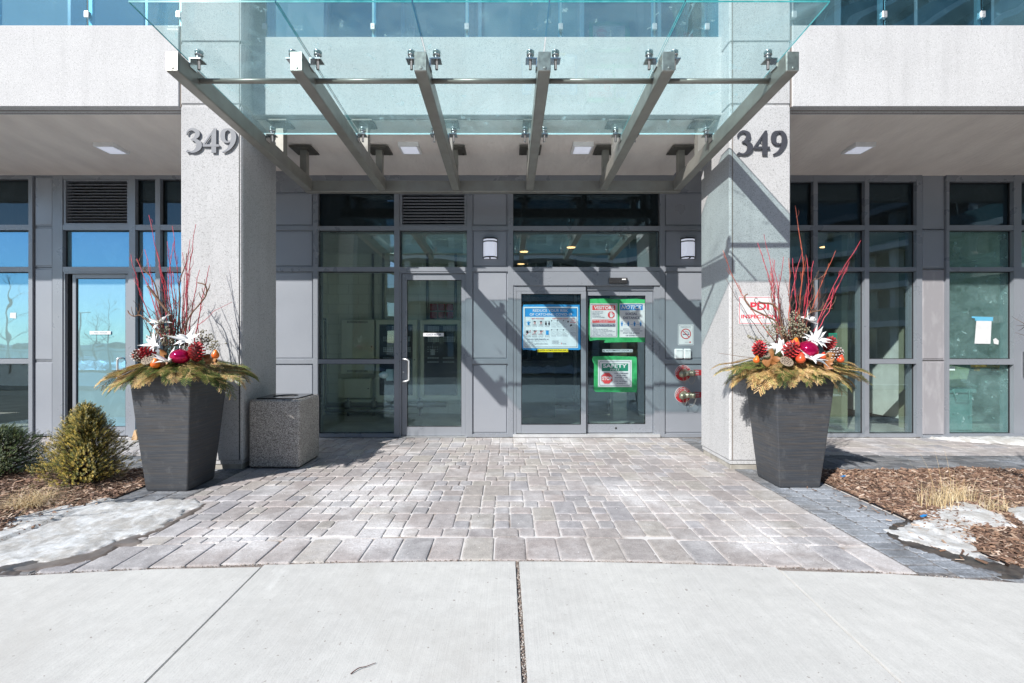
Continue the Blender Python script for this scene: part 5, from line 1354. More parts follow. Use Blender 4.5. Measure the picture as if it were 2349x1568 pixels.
def LQ(zx, zy, Y): return PX(zx*.3355, 391.5+zy*.3355, Y)
def RQ(zx, zy, Y): return PX(1566+zx*.3355, 391.5+zy*.3355, Y)
rng = random.Random(11)
GL, GR = 'red twigs in the left planter', 'red twigs in the right planter'
for k, (tx, ty, bx) in enumerate(((1018, 305, 1165), (1178, 380, 1230), (1340, 368, 1270), (988, 540, 1150), (895, 575, 1140), (935, 602, 1120), (1143, 485, 1190), (1432, 650, 1330), (1365, 680, 1280), (1195, 470, 1215), (1245, 560, 1205), (1300, 470, 1250), (1180, 690, 1180), (1270, 640, 1240), (1070, 560, 1160))):
    Y = PLY+rng.uniform(-.12, .16); b = LQ(bx, 1200, PLY+rng.uniform(-.05, .05)); stem(b, LQ(tx, ty, Y), rng, label='bare red dogwood twig standing in the left planter', group=GL, sub=7 if k < 9 else 4)
stem(LQ(1380, 1190, PLY), LQ(1585, 900, PLY-.05), rng, .004, .0018, 2, label='thin red twig arching far to the right over the left planter', group=None, wob=.05)
for k, (tx, ty, bx) in enumerate(((275, 545, 640), (512, 495, 650), (555, 435, 640), (770, 240, 760), (1218, 478, 880), (1140, 625, 850), (1046, 550, 810), (895, 618, 790), (628, 612, 700), (725, 600, 720), (752, 600, 770), (817, 565, 745), (820, 690, 740), (690, 590, 680), (1030, 800, 860), (600, 700, 690), (850, 600, 780))):
    Y = PRY+rng.uniform(-.14, .16); b = RQ(bx, 1180, PRY+rng.uniform(-.06, .04)); stem(b, RQ(tx, ty, Y), rng, label='bare red dogwood twig standing in the right planter', group=GR, sub=7 if k < 8 else 4, mat=m_red if k % 3 else m_red2)
GDL, GDR = 'dark willow twigs in the left planter', 'dark willow twigs in the right planter'
for k in range(22):
    tx, ty = 1080+rng.random()*330, rng.uniform(760, 980); stem(LQ(1200+rng.gauss(0, 30), 1200, PLY), LQ(tx, ty, PLY+rng.uniform(-.12, .12)), rng, .0035, .0014, 9, m_dkbark, 'willow_twig', 'thin dark twig with fine side shoots in the left planter', GDL, .03, .35)
for k, (tx, ty, bx) in enumerate(((970, 853, 1180), (1000, 925, 1130), (910, 890, 1020), (950, 910, 1040))):
    stem(LQ(bx, 1150, PLY), LQ(tx, ty, PLY-.08), rng, .004, .0016, 5, m_dkbark, 'willow_twig', 'thin dark twig with fine side shoots in the left planter', GDL, .03, .2)
for k in range(20):
    tx, ty = 560+rng.random()*430, rng.uniform(700, 980); stem(RQ(740+rng.gauss(0, 40), 1190, PRY), RQ(tx, ty, PRY+rng.uniform(-.12, .12)), rng, .0035, .0014, 8, m_dkbark, 'willow_twig', 'thin dark twig with fine side shoots in the right planter', GDR, .03, .32)
stem(RQ(560, 1150, PRY), RQ(295, 737, PRY+.1), rng, .0035, .0014, 2, m_dkbark, 'willow_twig', 'thin dark twig with fine side shoots in the right planter', GDR, .03, .2)
def cp(f, P, Y, dy=.0): return [f(a, b, Y+dy*i) for i, (a, b) in enumerate(P)]
path_stem(cp(LQ, [(1180, 1180), (1165, 1010), (1140, 960), (1085, 890), (1040, 830), (1010, 790)], PLY-.08), .013, .012, m_brown, 'curly_branch', 'thick brown peeling branch leaning left in the left planter', None)
path_stem(cp(LQ, [(1090, 1120), (1040, 1060), (985, 1010), (955, 990), (915, 997), (885, 980), (874, 958)], PLY-.12), .008, .0045, m_brown, 'curly_branch', 'brown branch hooking far left above the frosted cone in the left planter', None, twig=4)
path_stem(cp(LQ, [(1230, 1180), (1290, 1010), (1360, 920), (1405, 860), (1412, 810), (1395, 780), (1352, 768)], PLY-.1), .007, .006, m_brown, 'curly_branch', 'brown branch curling back at its top on the right of the left planter', None, twig=5)
path_stem(cp(LQ, [(1210, 1180), (1230, 900), (1225, 800), (1240, 720), (1270, 640), (1276, 565)], PLY+.05), .008, .003, m_brown, 'curly_branch', 'tall wavy brown branch in the middle of the left planter', None, twig=6)
path_stem(cp(LQ, [(1120, 1150), (1080, 860), (1040, 740), (990, 690), (960, 650), (930, 610)], PLY+.05), .007, .004, m_brown, 'curly_branch', 'slim brown branch leaning left among the tallest red twigs of the left planter', None, twig=7)
path_stem(cp(RQ, [(690, 1180), (640, 1040), (580, 1000), (480, 950), (435, 900), (425, 860), (445, 845)], PRY-.15), .010, .006, m_brown, 'curly_branch', 'brown branch curling up in front of the sign on the left of the right planter', None)
path_stem(cp(RQ, [(720, 1180), (680, 1060), (655, 960), (610, 915), (540, 905), (520, 895)], PRY-.1), .012, .007, m_brown, 'curly_branch', 'thick brown curved branch in front of the lettering of the sign', None)
path_stem(cp(RQ, [(640, 1100), (560, 960), (515, 920), (492, 890), (500, 872), (512, 880)], PRY-.12), .004, .003, m_dkbark, 'curly_branch', 'thin dark branch with a small hook in front of the sign', None)
path_stem(cp(RQ, [(780, 1180), (820, 1040), (870, 975), (930, 960), (985, 948), (1025, 943)], PRY-.1), .009, .004, m_brown, 'curly_branch', 'brown branch reaching right with peeling bark in the right planter', None, twig=7)
path_stem(cp(RQ, [(790, 1180), (850, 950), (900, 850), (890, 760), (930, 740), (985, 700)], PRY+.05), .006, .003, m_brown, 'curly_branch', 'slim wavy brown branch right of the tallest red twigs in the right planter', None, twig=7)
path_stem(cp(RQ, [(590, 1290), (420, 1275), (330, 1262), (240, 1248)], PRY-.1), .003, .0015, m_brown, 'curly_branch', 'thin tan stem poking out left over the rim of the right planter', None)

FG = None
def fl(f, zx, zy, Y, face, s, seed, lab, n=11): flower(f(zx, zy, Y), face, s, seed, lab, FG, n)
fl(LQ, 1100, 1050, PLY-.12, (-.3, -.6, .8), .115, 1, 'white felt flower standing highest at the left of the left planter', 10)
fl(LQ, 1065, 1195, PLY-.22, (-.3, -.8, .5), .115, 2, 'white felt flower between the red cone and the berries of the left planter')
fl(LQ, 1285, 1165, PLY-.20, (.1, -.7, .6), .125, 3, 'largest white felt flower, right of centre in the left planter')
fl(LQ, 1155, 1310, PLY-.30, (0, -.5, .9), .115, 4, 'white felt flower lowest at the front rim of the left planter', 9)
fl(RQ, 860, 1030, PRY-.10, (.2, -.7, .6), .12, 5, 'white felt flower highest on the right planter')
fl(RQ, 905, 1165, PRY-.20, (.1, -.8, .7), .13, 6, 'white many petalled felt flower above the magenta ball', 14)
fl(RQ, 670, 1215, PRY-.25, (-.2, -.8, .6), .12, 7, 'white felt flower left of the middle red cone of the right planter', 8)
fl(RQ, 880, 1295, PRY-.33, (.1, -.6, .9), .135, 8, 'white felt flower low in front of the magenta ball', 9)
cone(LQ(1000, 1250, PLY-.26), (.8, -.3, -.25), .072, .17, m_cone, 'red pine cone lying on the left side of the left planter', None, 1)
cone(LQ(1345, 1245, PLY-.24), (.2, -.3, .9), .078, .18, m_cone, 'red pine cone standing upright on the right side of the left planter', None, 2)
cone(LQ(945, 1270, PLY-.27), (.3, -.5, .6), .058, .12, m_conew, 'white frosted pine cone at the left end of the left planter', None, 3, True)
cone(RQ(525, 1228, PRY-.26), (-.2, -.4, .8), .072, .16, m_cone, 'red pine cone farthest left on the right planter', None, 4)
cone(RQ(735, 1235, PRY-.31), (.1, -.5, .8), .080, .18, m_cone, 'red pine cone in the middle of the right planter beside the magenta ball', None, 5)
cone(RQ(1000, 1190, PRY-.18), (.2, -.4, .8), .062, .14, m_cone, 'smaller red pine cone high on the right side of the right planter', None, 6)
cone(RQ(1040, 1262, PRY-.27), (.3, -.5, .6), .062, .14, m_conew, 'white frosted pine cone at the right end of the right planter', None, 7, True)
sphere('ornament_ball', LQ(1232, 1272, PLY-.26), .082, m_ball, 'shiny magenta ball ornament in the left planter', 'ornament', (1.05, 1, .85))
sphere('ornament_ball', RQ(850, 1232, PRY-.22), .100, m_ball, 'shiny magenta ball ornament in the right planter', 'ornament', (1, 1, .95))
sphere('pear', RQ(763, 1185, PRY-.24), .042, m_orange, 'orange pear above the middle red cone of the right planter', 'pear', neck=1)
sphere('pear', RQ(800, 1288, PRY-.36), .043, m_pear, 'glossy red pear below the magenta ball of the right planter', 'pear', neck=1)
sphere('pear', RQ(1075, 1292, PRY-.32), .032, m_pear, 'small red pear beside the frosted cone of the right planter', 'pear', neck=1)
sphere('pear', RQ(500, 1297, PRY-.30), .030, m_orange, 'small orange red pear at the left rim of the right planter', 'pear', neck=1)
sphere('pear', RQ(955, 1272, PRY-.26), .030, m_pear, 'small red pear half hidden right of the magenta ball', 'pear', neck=1)
sphere('pear', LQ(1060, 1322, PLY-.32), .040, m_orange, 'orange pear lying at the front rim of the left planter', 'pear', neck=1)
sphere('pear', LQ(1470, 1262, PLY-.18), .036, m_orange, 'orange red pear at the right end of the left planter', 'pear', neck=1)
sphere('pear', LQ(925, 1265, PLY-.24), .030, m_pear, 'small red pear behind the frosted cone of the left planter', 'pear', neck=1)
sphere('pear', LQ(1040, 1190, PLY-.14), .032, m_pear, 'small red pear behind the white flower of the left planter', 'pear', neck=1)
pod(LQ(1012, 1292, PLY-.33), (0, -.8, .6), .060, 'brown lotus seed pod below the lying red cone of the left planter')
pod(RQ(712, 1305, PRY-.36), (0, -.8, .7), .062, 'brown lotus seed pod below the middle red cone of the right planter')
pod(RQ(572, 1255, PRY-.28), (0, -.8, .5), .036, 'small brown lotus seed pod beside the leftmost red cone of the right planter')
leaves(LQ(1095, 1290, PLY-.26), .08, 1, 'rust brown magnolia leaves behind the low white flower of the left planter')
leaves(LQ(1440, 1280, PLY-.2), .07, 2, 'rust brown magnolia leaves at the right side of the left planter')
leaves(RQ(610, 1285, PRY-.28), .09, 3, 'rust brown magnolia leaves left of the lotus pod in the right planter')
leaves(RQ(970, 1300, PRY-.28), .085, 4, 'rust brown magnolia leaves below the small red pear of the right planter')
GB = {'left': 'berry sprays of the left planter', 'right': 'berry sprays of the right planter'}
for k, (bx, by, tx, ty) in enumerate(((1110, 1190, 1100, 1015), (1140, 1230, 1155, 1070), (1080, 1180, 1045, 1120), (1170, 1260, 1180, 1130), (1380, 1230, 1375, 1095), (1410, 1240, 1430, 1120), (1440, 1260, 1475, 1170), (1360, 1220, 1400, 1150), (1120, 1260, 1130, 1150), (1050, 1240, 1070, 1180))):
    berries(LQ(bx, by, PLY-.12), LQ(tx, ty, PLY-.14), k, 'stalk of olive grey berries standing in the left planter', GB['left'])
for k, (bx, by, tx, ty) in enumerate(((600, 1200, 440, 1135), (640, 1190, 570, 1060), (760, 1150, 760, 965), (800, 1160, 800, 1020), (650, 1170, 625, 1040), (790, 1190, 740, 1050), (830, 1150, 790, 980), (640, 1210, 480, 1165), (700, 1180, 680, 1080), (815, 1190, 835, 1060), (760, 1190, 730, 1000))):
    berries(RQ(bx, by, PRY-.12), RQ(tx, ty, PRY-.14), 20+k, 'stalk of olive grey berries standing in the right planter', GB['right'])

# ================================================================ SHRUBS AND GRASS
m_yew = M('yew_needles', (.1, .1, .03), .5, attr=True)
m_wood = M('shrub_wood', (.10, .07, .05), .9)
def shrub(cx, cy, r, h, seed, label, pal, n=2600, cat='shrub', shape=0):
    rng = random.Random(seed); t = thing('evergreen_shrub', label, cat, (cx, cy, .02)); m = MB()
    w_ = MB()
    lob = [(rng.uniform(0, 2*PI), rng.uniform(.1, .85), rng.uniform(.7, 1.2)) for _ in range(26)]
    for k in range(n):
        a = rng.uniform(0, 2*PI); v = rng.random()**.85
        prof = (1-v)**.62*(.62+.38*min(1, v*5)) if shape == 0 else math.sqrt(max(0, 1-v*v))
        bump_ = .80+.42*noise.noise(Vector((math.cos(a)*2.0, math.sin(a)*2.0, v*4+seed)))+.50*noise.noise(Vector((math.cos(a)*5, math.sin(a)*5, v*10+seed)))
        rr = r*prof*bump_*(1-.55*rng.random()**2.2); p = Vector((cx+rr*math.cos(a), cy+rr*math.sin(a), .04+h*v*(.90+.20*rng.random())+.10*h*max(0, noise.noise(Vector((math.cos(a)*3, math.sin(a)*3, seed))))))
        d = Vector((math.cos(a), math.sin(a), .55+.8*v+rng.gauss(0, .25))).normalized(); l = rng.uniform(.022, .055)
        s = d.orthogonal().normalized(); q = d.cross(s); base = rng.choice(pal); f = rng.uniform(.7, 1.3); droop = Vector((0, 0, -.15))
        for j in range(13):
            u = j/13; c = p+d*l*u; an = j*2.4; o = s*math.cos(an)+q*math.sin(an); L_ = .0125*rng.uniform(.8, 1.2)*(1-.3*u)
            tip = c+(o+d*.8)*L_; ww = d.cross(o).normalized()*.0020
            g = f*(.85+.35*u); m.col = tuple(min(1, x_*g) for x_ in base)
            m.add([tuple(c-ww), tuple(c+ww), tuple(tip+ww*.4), tuple(tip-ww*.4)], [(0, 1, 2, 3)])
        if k % 14 == 0: w_.tube([(cx, cy, .02+h*v*.4), ((cx+p.x)/2, (cy+p.y)/2, (h*v*.4+p.z)/2), tuple(p)], [.006, .004, .002], 4)
    w_.tube([(cx, cy, 0), (cx, cy, h*.5), (cx+.01, cy, h*.9)], [.02, .012, .004], 6)
    m.build('crown', m_yew, t); w_.build('trunk', m_wood, t)
PY = [(.22, .19, .035), (.36, .28, .055), (.12, .12, .022), (.50, .37, .08), (.07, .08, .016)]
PG = [(.05, .08, .025), (.08, .12, .03), (.035, .06, .02), (.11, .13, .035)]
shrub(-4.30, 4.62, .46, .70, 3, 'yellow green cone shaped yew beside the left planter', PY, 5600)
shrub(-5.55, 4.92, .46, .44, 8, 'dark green spreading evergreen at the left edge', PG, 4200, shape=1)
m_hay = M('dry_grass', (.62, .47, .27), .8, attr=True)
def tuft(cx, cy, n, h, spread, seed, label, tall=0):
    rng = random.Random(seed); m = MB()
    for k in range(n):
        a = rng.uniform(0, 2*PI); l = h*rng.uniform(.5, 1.15); lean = rng.uniform(.1, 1.9)*spread
        if k < tall: l = h*rng.uniform(1.9, 2.6); lean = spread*rng.uniform(.2, .9)
        bx, by = cx+rng.gauss(0, .055), cy+rng.gauss(0, .045); z0 = bedz(bx, by); o = Vector((math.cos(a), math.sin(a), 0)); s = Vector((-o.y, o.x, 0))*rng.uniform(.0008, .0017)
        c = rng.choice([(.66, .50, .28), (.74, .60, .38), (.50, .36, .18), (.80, .68, .46)]); m.col = c; vs = []; nn = 6
        for i in range(nn+1):
            u = i/nn; p = Vector((bx, by, z0))+o*lean*l*u*u*1.1+Vector((0, 0, l*(u-.38*lean*u*u*1.2))); w_ = s*(1-u*.85)
            vs += [tuple(p-w_), tuple(p+w_)]
        m.add(vs, [(2*i, 2*i+1, 2*i+3, 2*i+2) for i in range(nn)])
    tag(m.build('dry_grass_tuft', m_hay), label, 'dry grass', 'dry grass tufts in the mulch beds')
def at(px, py): return G(px, py)
x, y = at(62, 1168); tuft(x, y, 260, .24, 1.3, 1, 'flattened tuft of straw coloured grass in the left bed')
x, y = at(100, 1150); tuft(x, y, 90, .22, 1.2, 2, 'smaller straw grass tuft behind the flattened one in the left bed')
x, y = at(2145, 1167); tuft(x, y, 130, .24, .55, 3, 'upright straw grass tuft nearest the right planter', 4)
x, y = at(2200, 1152); tuft(x, y, 170, .25, .7, 4, 'straw grass tuft in the middle of the right bed', 3)
x, y = at(2285, 1175); tuft(x, y, 90, .20, .7, 5, 'straw grass tuft at the right frame edge beside the snow', 2)
x, y = at(2172, 1158); tuft(x, y, 70, .17, .9, 6, 'low straw grass tuft between the two larger ones of the right bed')

# bare young trees: both cast the branch shadows at the frame edges
m_tree = M('young_tree_bark', (.16, .13, .11), .85, col2=(.09, .07, .06), vscale=20)
def bare_tree(x, y, h, seed, label, z0=0.0, lean=(0, 0), r0=.035, dens=1.0, blen=.30):
    rng = random.Random(seed); t = thing('bare_tree', label, 'tree', (x, y, z0)); m = MB(); b = MB()
    top = Vector((x+lean[0], y+lean[1], z0+h)); bs_ = Vector((x, y, z0)); pts = [bs_.lerp(top, k/8)+Vector((rng.gauss(0, .02), rng.gauss(0, .02), 0))*(k > 0) for k in range(9)]
    m.tube(pts, [r0*(1-.85*k/8) for k in range(9)], 7); m.build('trunk', m_tree, t)
    def grow(p, d, l, r, lev):
        n = 4; q = [p]
        for i in range(n): d = (d+Vector((rng.gauss(0, .12), rng.gauss(0, .12), rng.gauss(.05, .08)))).normalized(); q.append(q[-1]+d*l/n)
        b.tube(q, [r*(1-.6*i/n) for i in range(n+1)], 5, False)
        if lev > 0:
            for k in range(int(3*dens)+1):
                i = rng.randrange(1, n+1); a = rng.uniform(0, 2*PI); s = d.orthogonal().normalized(); s2 = d.cross(s)
                grow(q[i], (d*.75+(s*math.cos(a)+s2*math.sin(a))*.7).normalized(), l*rng.uniform(.45, .7), r*.55, lev-1)
    for k in range(int(12*dens)):
        u = rng.uniform(.28, .98); i = min(7, int(u*8)); p = pts[i].lerp(pts[i+1], u*8-i); a = rng.uniform(0, 2*PI)
        grow(p, Vector((math.cos(a), math.sin(a), .75)).normalized(), h*blen*(1.25-u)*rng.uniform(.7, 1.2), r0*.42*(1.2-u), 2)
    b.build('branches', m_tree, t)
bare_tree(4.10, 3.22, 2.7, 3, 'small bare tree in the right bed just outside the frame', lean=(.38, .1), r0=.032, dens=1.0, blen=.15)
bare_tree(-4.85, 2.55, 1.75, 4, 'small bare tree in the left bed just outside the frame', r0=.045, dens=.6)

# ================================================================ SMALL THINGS ON THE GROUND
x, y = G(308, 1010)
m = MB(); m.prism([(x-.03, .004), (x+.05, .004), (x+.055, .05), (x+.035, .14), (x+.015, .15)], y-.02, y+.03); tag(m.build('wood_wedge', M('pine_wood', (.62, .42, .24), .7, col2=(.5, .32, .17), vscale=8, stretch=(6, 1, 1))), 'small pale wooden door wedge behind the left planter', 'door wedge')
x, y = G(828, 1538)
path_stem([(x-.035, y-.03, .006), (x-.01, y-.005, .012), (x+.02, y+.01, .010), (x+.055, y+.035, .008)], .0025, .0012, m_dkbark, 'fallen_twig', 'small dark twig lying on the concrete in the foreground', None, 'twig', 3, 0)
m_litter = M('blue_plastic', (.02, .20, .50), .4)
for px, py, lb in ((2172, 1103, 'tiny blue plastic scrap on the mulch beyond the right planter'), (2118, 1198, 'tiny blue plastic scrap at the edge of the right snow patch')):
    x, y = G(px-(238 if py == 1103 else 0), py-4); m = MB(); m.obox((x, y, bedz(x, y)+.02), (.022, .006, .004), (-.003, .008, .002), (0, 0, .003)); m.obox((x+.02, y+.006, bedz(x, y)+.022), (.012, -.004, .006), (.002, .006, 0), (0, 0, .002)); tag(m.build('plastic_scrap', m_litter), lb, 'litter')
# grains of ice melt salt
m = MB()
for k in range(700):
    x, y = R.uniform(-2.9, 3.2), R.uniform(2.95, 6.0); m.ball((x, y, .003), R.uniform(.001, .0028), 5)
tag(m.build('road_salt', m_white), 'scattered white grains of melting salt on the pavers', 'salt', kind='stuff')
# ================================================================ THINGS BEHIND THE GLASS
m_cab = M('cabinet_paint', (.74, .76, .62), .55, col2=(.70, .72, .58), vscale=2)
m_cab2 = M('cabinet_window', (.02, .025, .03), .25)
BW = 9.095
def bq(zx, zy, Y): return X(703.5+.3316*zx, Y), Z(520+.3316*zy, Y)
def cab(zx0, zy0, zx1, zy1, label, win=None, vents=(), dep=.18, mods=()):
    Y = BW-dep; x0, z1 = bq(zx0, zy0, Y); x1, z0 = bq(zx1, zy1, Y)
    t = thing('electrical_cabinet', label, 'cabinet', ((x0+x1)/2, Y+dep/2, z0)); m = MB(); m.box(x0, x1, Y, BW-.002, z0, z1, .008); m.build('housing', m_cab, t)
    if win:
        a, d = bq(win[0], win[1], Y); b, c = bq(win[2], win[3], Y); m = MB(); m.box(a, b, Y-.006, Y-.0005, c, d); w_ = m.build('window', m_cab2, t)
        m = MB()
        for (u, v, nx, ny, dx, dy, sx, sy) in mods:
            for i in range(nx):
                for j in range(ny):
                    p, q = bq(u+i*dx, v+j*dy, Y); p2, q2 = bq(u+i*dx+sx, v+j*dy+sy, Y); m.box(p, p2, Y-.0085, Y-.0065, q2, q)
        m.build('switch_modules', i_grey, w_)
    m = MB()
    for (u0, v0, u1, v1) in vents:
        k = u0
        while k < u1:
            for j in range(3):
                p, q = bq(k, v0+(v1-v0)*j/3, Y); p2, q2 = bq(k+6, v0+(v1-v0)*(j+.6)/3, Y); m.box(p, p2, Y-.0015, Y-.0004, q2, q)
            k += 9
    if vents: m.build('vent_slots', m_cab2, t)
    m = MB(); a, c = bq(zx1-14, (zy0+zy1)/2, Y); m.lathe((a, Y, c), [(.012, 0), (.012, .01)], (0, -1, 0), 10); m.build('lock', m_gasket, t)
cab(237, 645, 463, 1020, 'plain beige cabinet with vent slots on the block wall', vents=((280, 654, 420, 670), (280, 994, 420, 1010)))
cab(477, 645, 760, 1200, 'beige fire panel with dark window, behind the door mullion', (504, 678, 733, 1168), mods=((530, 762, 6, 3, 12, 12, 9, 9), (530, 836, 6, 3, 12, 12, 9, 9), (530, 906, 6, 1, 12, 12, 9, 7), (690, 762, 3, 3, 10, 12, 8, 9), (690, 836, 3, 3, 10, 12, 8, 9), (590, 690, 2, 3, 12, 12, 9, 9)))
cab(785, 645, 1082, 1200, 'beige fire panel with dark window behind the glazed door', (812, 678, 1042, 1168), mods=((838, 690, 7, 3, 11.5, 13, 9, 11), (946, 690, 7, 3, 11.5, 13, 9, 11), (838, 762, 7, 3, 11.5, 13, 9, 11), (946, 762, 7, 3, 11.5, 13, 9, 11), (836, 832, 5, 3, 16, 16, 9, 4), (836, 906, 5, 2, 16, 28, 14, 8), (942, 906, 5, 2, 16, 28, 14, 8), (858, 850, 1, 1, 1, 1, 30, 40)))
cab(215, 1055, 440, 1187, 'low beige cabinet under the plain one', vents=())
cab(243, 1200, 530, 1280, 'long grey green box near the floor of the panel room', dep=.25)
m_redbox = M('red_plate', (.30, .02, .025), .5)
for i in range(3):
    for j in range(2):
        a, d = bq(853+i*56, 535+j*56, BW-.09); b, c = bq(900+i*56, 581+j*56, BW-.09)
        m = MB(); m.box(a, b, BW-.09, BW-.002, c, d, .006)
        tag(m.build('red_relay_box', m_redbox), 'red relay box, '+('upper' if j == 0 else 'lower')+' row, '+('left', 'middle', 'right')[i]+' of three above the fire panel', 'relay box', 'red relay boxes above the fire panel')
m_pipe = M('steel_conduit', (.22, .23, .22), .4, metal=.6)
for k, zx in enumerate((458, 530, 835, 1030)):
    m = MB(); x, z = bq(zx, 640, BW-.05); m.tube([(x, BW-.05, z), (x, BW-.05, 3.2)], .026, 8)
    tag(m.build('conduit', m_pipe), ['conduit rising from the plain cabinet', 'conduit rising beside the door mullion in the panel room', 'conduit left of the red relay boxes', 'conduit right of the red relay boxes'][k], 'conduit', 'vertical conduits in the panel room')
m = MB(); x, z = bq(188, 660, 8.6)
S = [(-3.61, 8.3, 1.95), (-3.50, 8.3, 1.94), (-3.40, 8.35, 1.86), (-3.38, 8.4, 1.7), (-3.38, 8.4, .2)]; m.tube(cr(S, 4), .022, 8); tag(m.build('cable_conduit', m_pipe), 'dark conduit bending down by the left wall of the panel room', 'conduit')
m = MB(); m.tube([(-3.5, 8.8, .22), (-1.2, 8.8, .22)], .05, 10); m.tube([(-3.5, 8.7, .12), (-2.0, 8.7, .12)], .035, 10)
for x in (-3.1, -2.6, -2.2, -1.7): m.tube([(x-.05, 8.8, .22), (x+.05, 8.8, .22)], .075, 10); m.tube([(x, 8.8, 0.01), (x, 8.8, .36)], .025, 8)
tag(m.build('water_pipe', m_pipe), 'dark pipes and valves along the floor of the panel room', 'pipe')
# stickers on the sidelight
m_pale = M('pale_cover', (.55, .70, .68), .5)
def dish(px, py, lab, up=0):
    y = WY+.10; x, z = X(px, y), Z(py, y)
    t = thing('wall_sensor', lab, 'sensor', (x, y, z)); m = MB(); m.box(x+.0, x+.12, y, y+.03, z-.09, z+.09, .01); m.build('box', m_pale, t)
    m = MB(); m.ball((x-.03, y+.02, z-.0), .07, 16, (1.2, .7, .8)); m.build('dome', m_pale, t)
dish(885, 861, 'pale blue sensor with round dome behind the lower sidelight glass')
# vestibule furniture: reception counter and chairs read as dark shapes
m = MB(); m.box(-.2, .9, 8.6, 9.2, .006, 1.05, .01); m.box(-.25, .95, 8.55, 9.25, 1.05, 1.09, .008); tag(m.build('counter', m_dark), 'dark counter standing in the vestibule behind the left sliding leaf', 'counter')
def plant_box(x, y, h, lab):
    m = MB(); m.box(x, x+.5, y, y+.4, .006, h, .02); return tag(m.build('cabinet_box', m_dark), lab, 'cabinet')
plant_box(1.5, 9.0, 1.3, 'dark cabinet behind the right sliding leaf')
# last bay: bin, crate, box, taped paper, workbench and inner door
m_bin = M('grey_bin', (.20, .30, .31), .6)
t = thing('storage_bin', 'grey lidded storage bin behind the dusty glass of the right wing', 'bin', (7.05, 7.6, .006))
def q3(zx, zy, Y): return X(1566+.3355*zx, Y), Z(391.5+.3355*zy, Y)
Y = 7.3; x0 = X(2168, Y); x1 = X(2233, Y); z1 = Z(890, Y)
m = MB(); m.box(x0, x1, Y, Y+.55, .01, z1-.09, .02); m.build('body', m_bin, t)
m = MB(); m.box(x0-.02, x1+.03, Y-.03, Y+.58, z1-.088, z1, .015); m.build('lid', m_bin, t)
m = MB(); a = (x0+x1)/2; m.tube([(a-.13, Y-.032, z1-.02), (a-.10, Y-.06, z1-.19), (a+.10, Y-.06, z1-.19), (a+.13, Y-.032, z1-.02)], .01, 6); m.build('handle', m_bin, t)
m = MB(); za = z1+.002; m.prism([(x0+.05, za), (x0+.42, za), (x0+.5, za+.30), (x0, za+.38)], Y+.1, Y+.4); tag(m.build('cardboard_box', M('cardboard', (.60, .52, .36), .8)), 'open cream box standing on the storage bin', 'box')
m = MB(); m.obox((x1+.02, Y+.1, z1+.06), (.12, 0, -.055), (0, .02, 0), (.008, 0, .018)); tag(m.build('white_batten', m_white), 'short white batten leaning on the storage bin', 'batten')
s = Sign('sheet_of_paper', 'white sheet hung with blue tape on the dusty glass', 'paper', WY+.074, 1566, .3355, 391.5, (1995, 1000, 2120, 1185))
s.poly('p', [(2008, 1018), (2112, 1018), (2104, 1186), (1995, 1184)]); s.poly('b', [(1975, 998), (2122, 1003), (2120, 1030), (2000, 1028), (1998, 1012), (1976, 1008)]); s.done({'p': i_white, 'b': M('pale_blue_tape', (.12, .42, .62), .5)}, {'p': 'sheet', 'b': 'blue_tape'})
m = MB(); a = WY+.073; m.prism([(X(2278, a), Z(779, a)), (X(2284, a), Z(776, a)), (X(2291, a), Z(782, a)), (X(2290, a), Z(791, a)), (X(2280, a), Z(789, a))], a-.001, a); tag(m.build('paper_scrap', i_white), 'small white paper scrap stuck to the dusty glass', 'paper')
s = Sign('sticker', 'small white square sticker on the far left window', 'sticker', WY+.073, *ZC, (68, 972, 110, 1012)); s.poly('p', [(70, 973), (110, 973), (109, 1013), (68, 1008)]); s.done({'p': i_white}, {'p': 'label'})
s = Sign('sticker', 'small pale sticker low on the dusty glass by the storage bin', 'sticker', WY+.073, 1566, .3355, 391.5, (1812, 1340, 1862, 1368)); s.rect('p', 1812, 1340, 1862, 1368); s.done({'p': m_pale}, {'p': 'label'})
s = Sign('poster', 'green framed notice on the glass left of the lobby mullion', 'poster', WY+.073, 1566, .3355, 391.5, (998, 1113, 1055, 1208)); s.rect('p', 998, 1113, 1055, 1208); s.rect('q', 1002, 1120, 1051, 1203); s.txt('t', 'NOTICE', 1012, 1126, 1042, 1133); s.txt('t', 'TO RESIDENTS', 1008, 1142, 1046, 1148); s.done({'p': i_green, 'q': M('dark_green_sheet', (.03, .12, .10), .6), 't': i_green}, {'p': 'frame', 'q': 'sheet', 't': 'lettering'})
t = thing('workbench', 'long workbench with orange tools behind the dusty glass', 'bench', (8.0, 7.9, .006)); m = MB(); m.box(7.4, 9.2, 7.9, 8.4, .86, .92, .01); m.build('bench_top', M('bench_top', (.10, .08, .08), .6), t)
for x in (7.45, 9.1):
    for y in (7.95, 8.32): m = MB(); m.box(x, x+.05, y, y+.05, .006, .86); m.build('leg', m_pipe, t)
m_tool = M('orange_tool', (.70, .28, .03), .5)
m = MB(); Y = 8.0; m.box(X(2240, Y), X(2300, Y), Y, Y+.12, .98, 1.05, .02); m.box(X(2290, Y), X(2315, Y), Y, Y+.14, .92, 1.02, .02); m.box(X(2245, Y), X(2252, Y), Y+.03, Y+.08, .925, .98); tag(m.build('power_tool', m_tool), 'orange power tool lying on the workbench', 'tool')
m = MB(); m.box(8.35, 9.25, 10.12, 10.19, .01, 2.1, .01); m.lathe((8.5, 10.12, 1.05), [(.02, 0), (.02, .05)], (0, -1, 0), 10); tag(m.build('inner_door', m_wwall), 'pale inner door at the back of the dusty room', 'door')

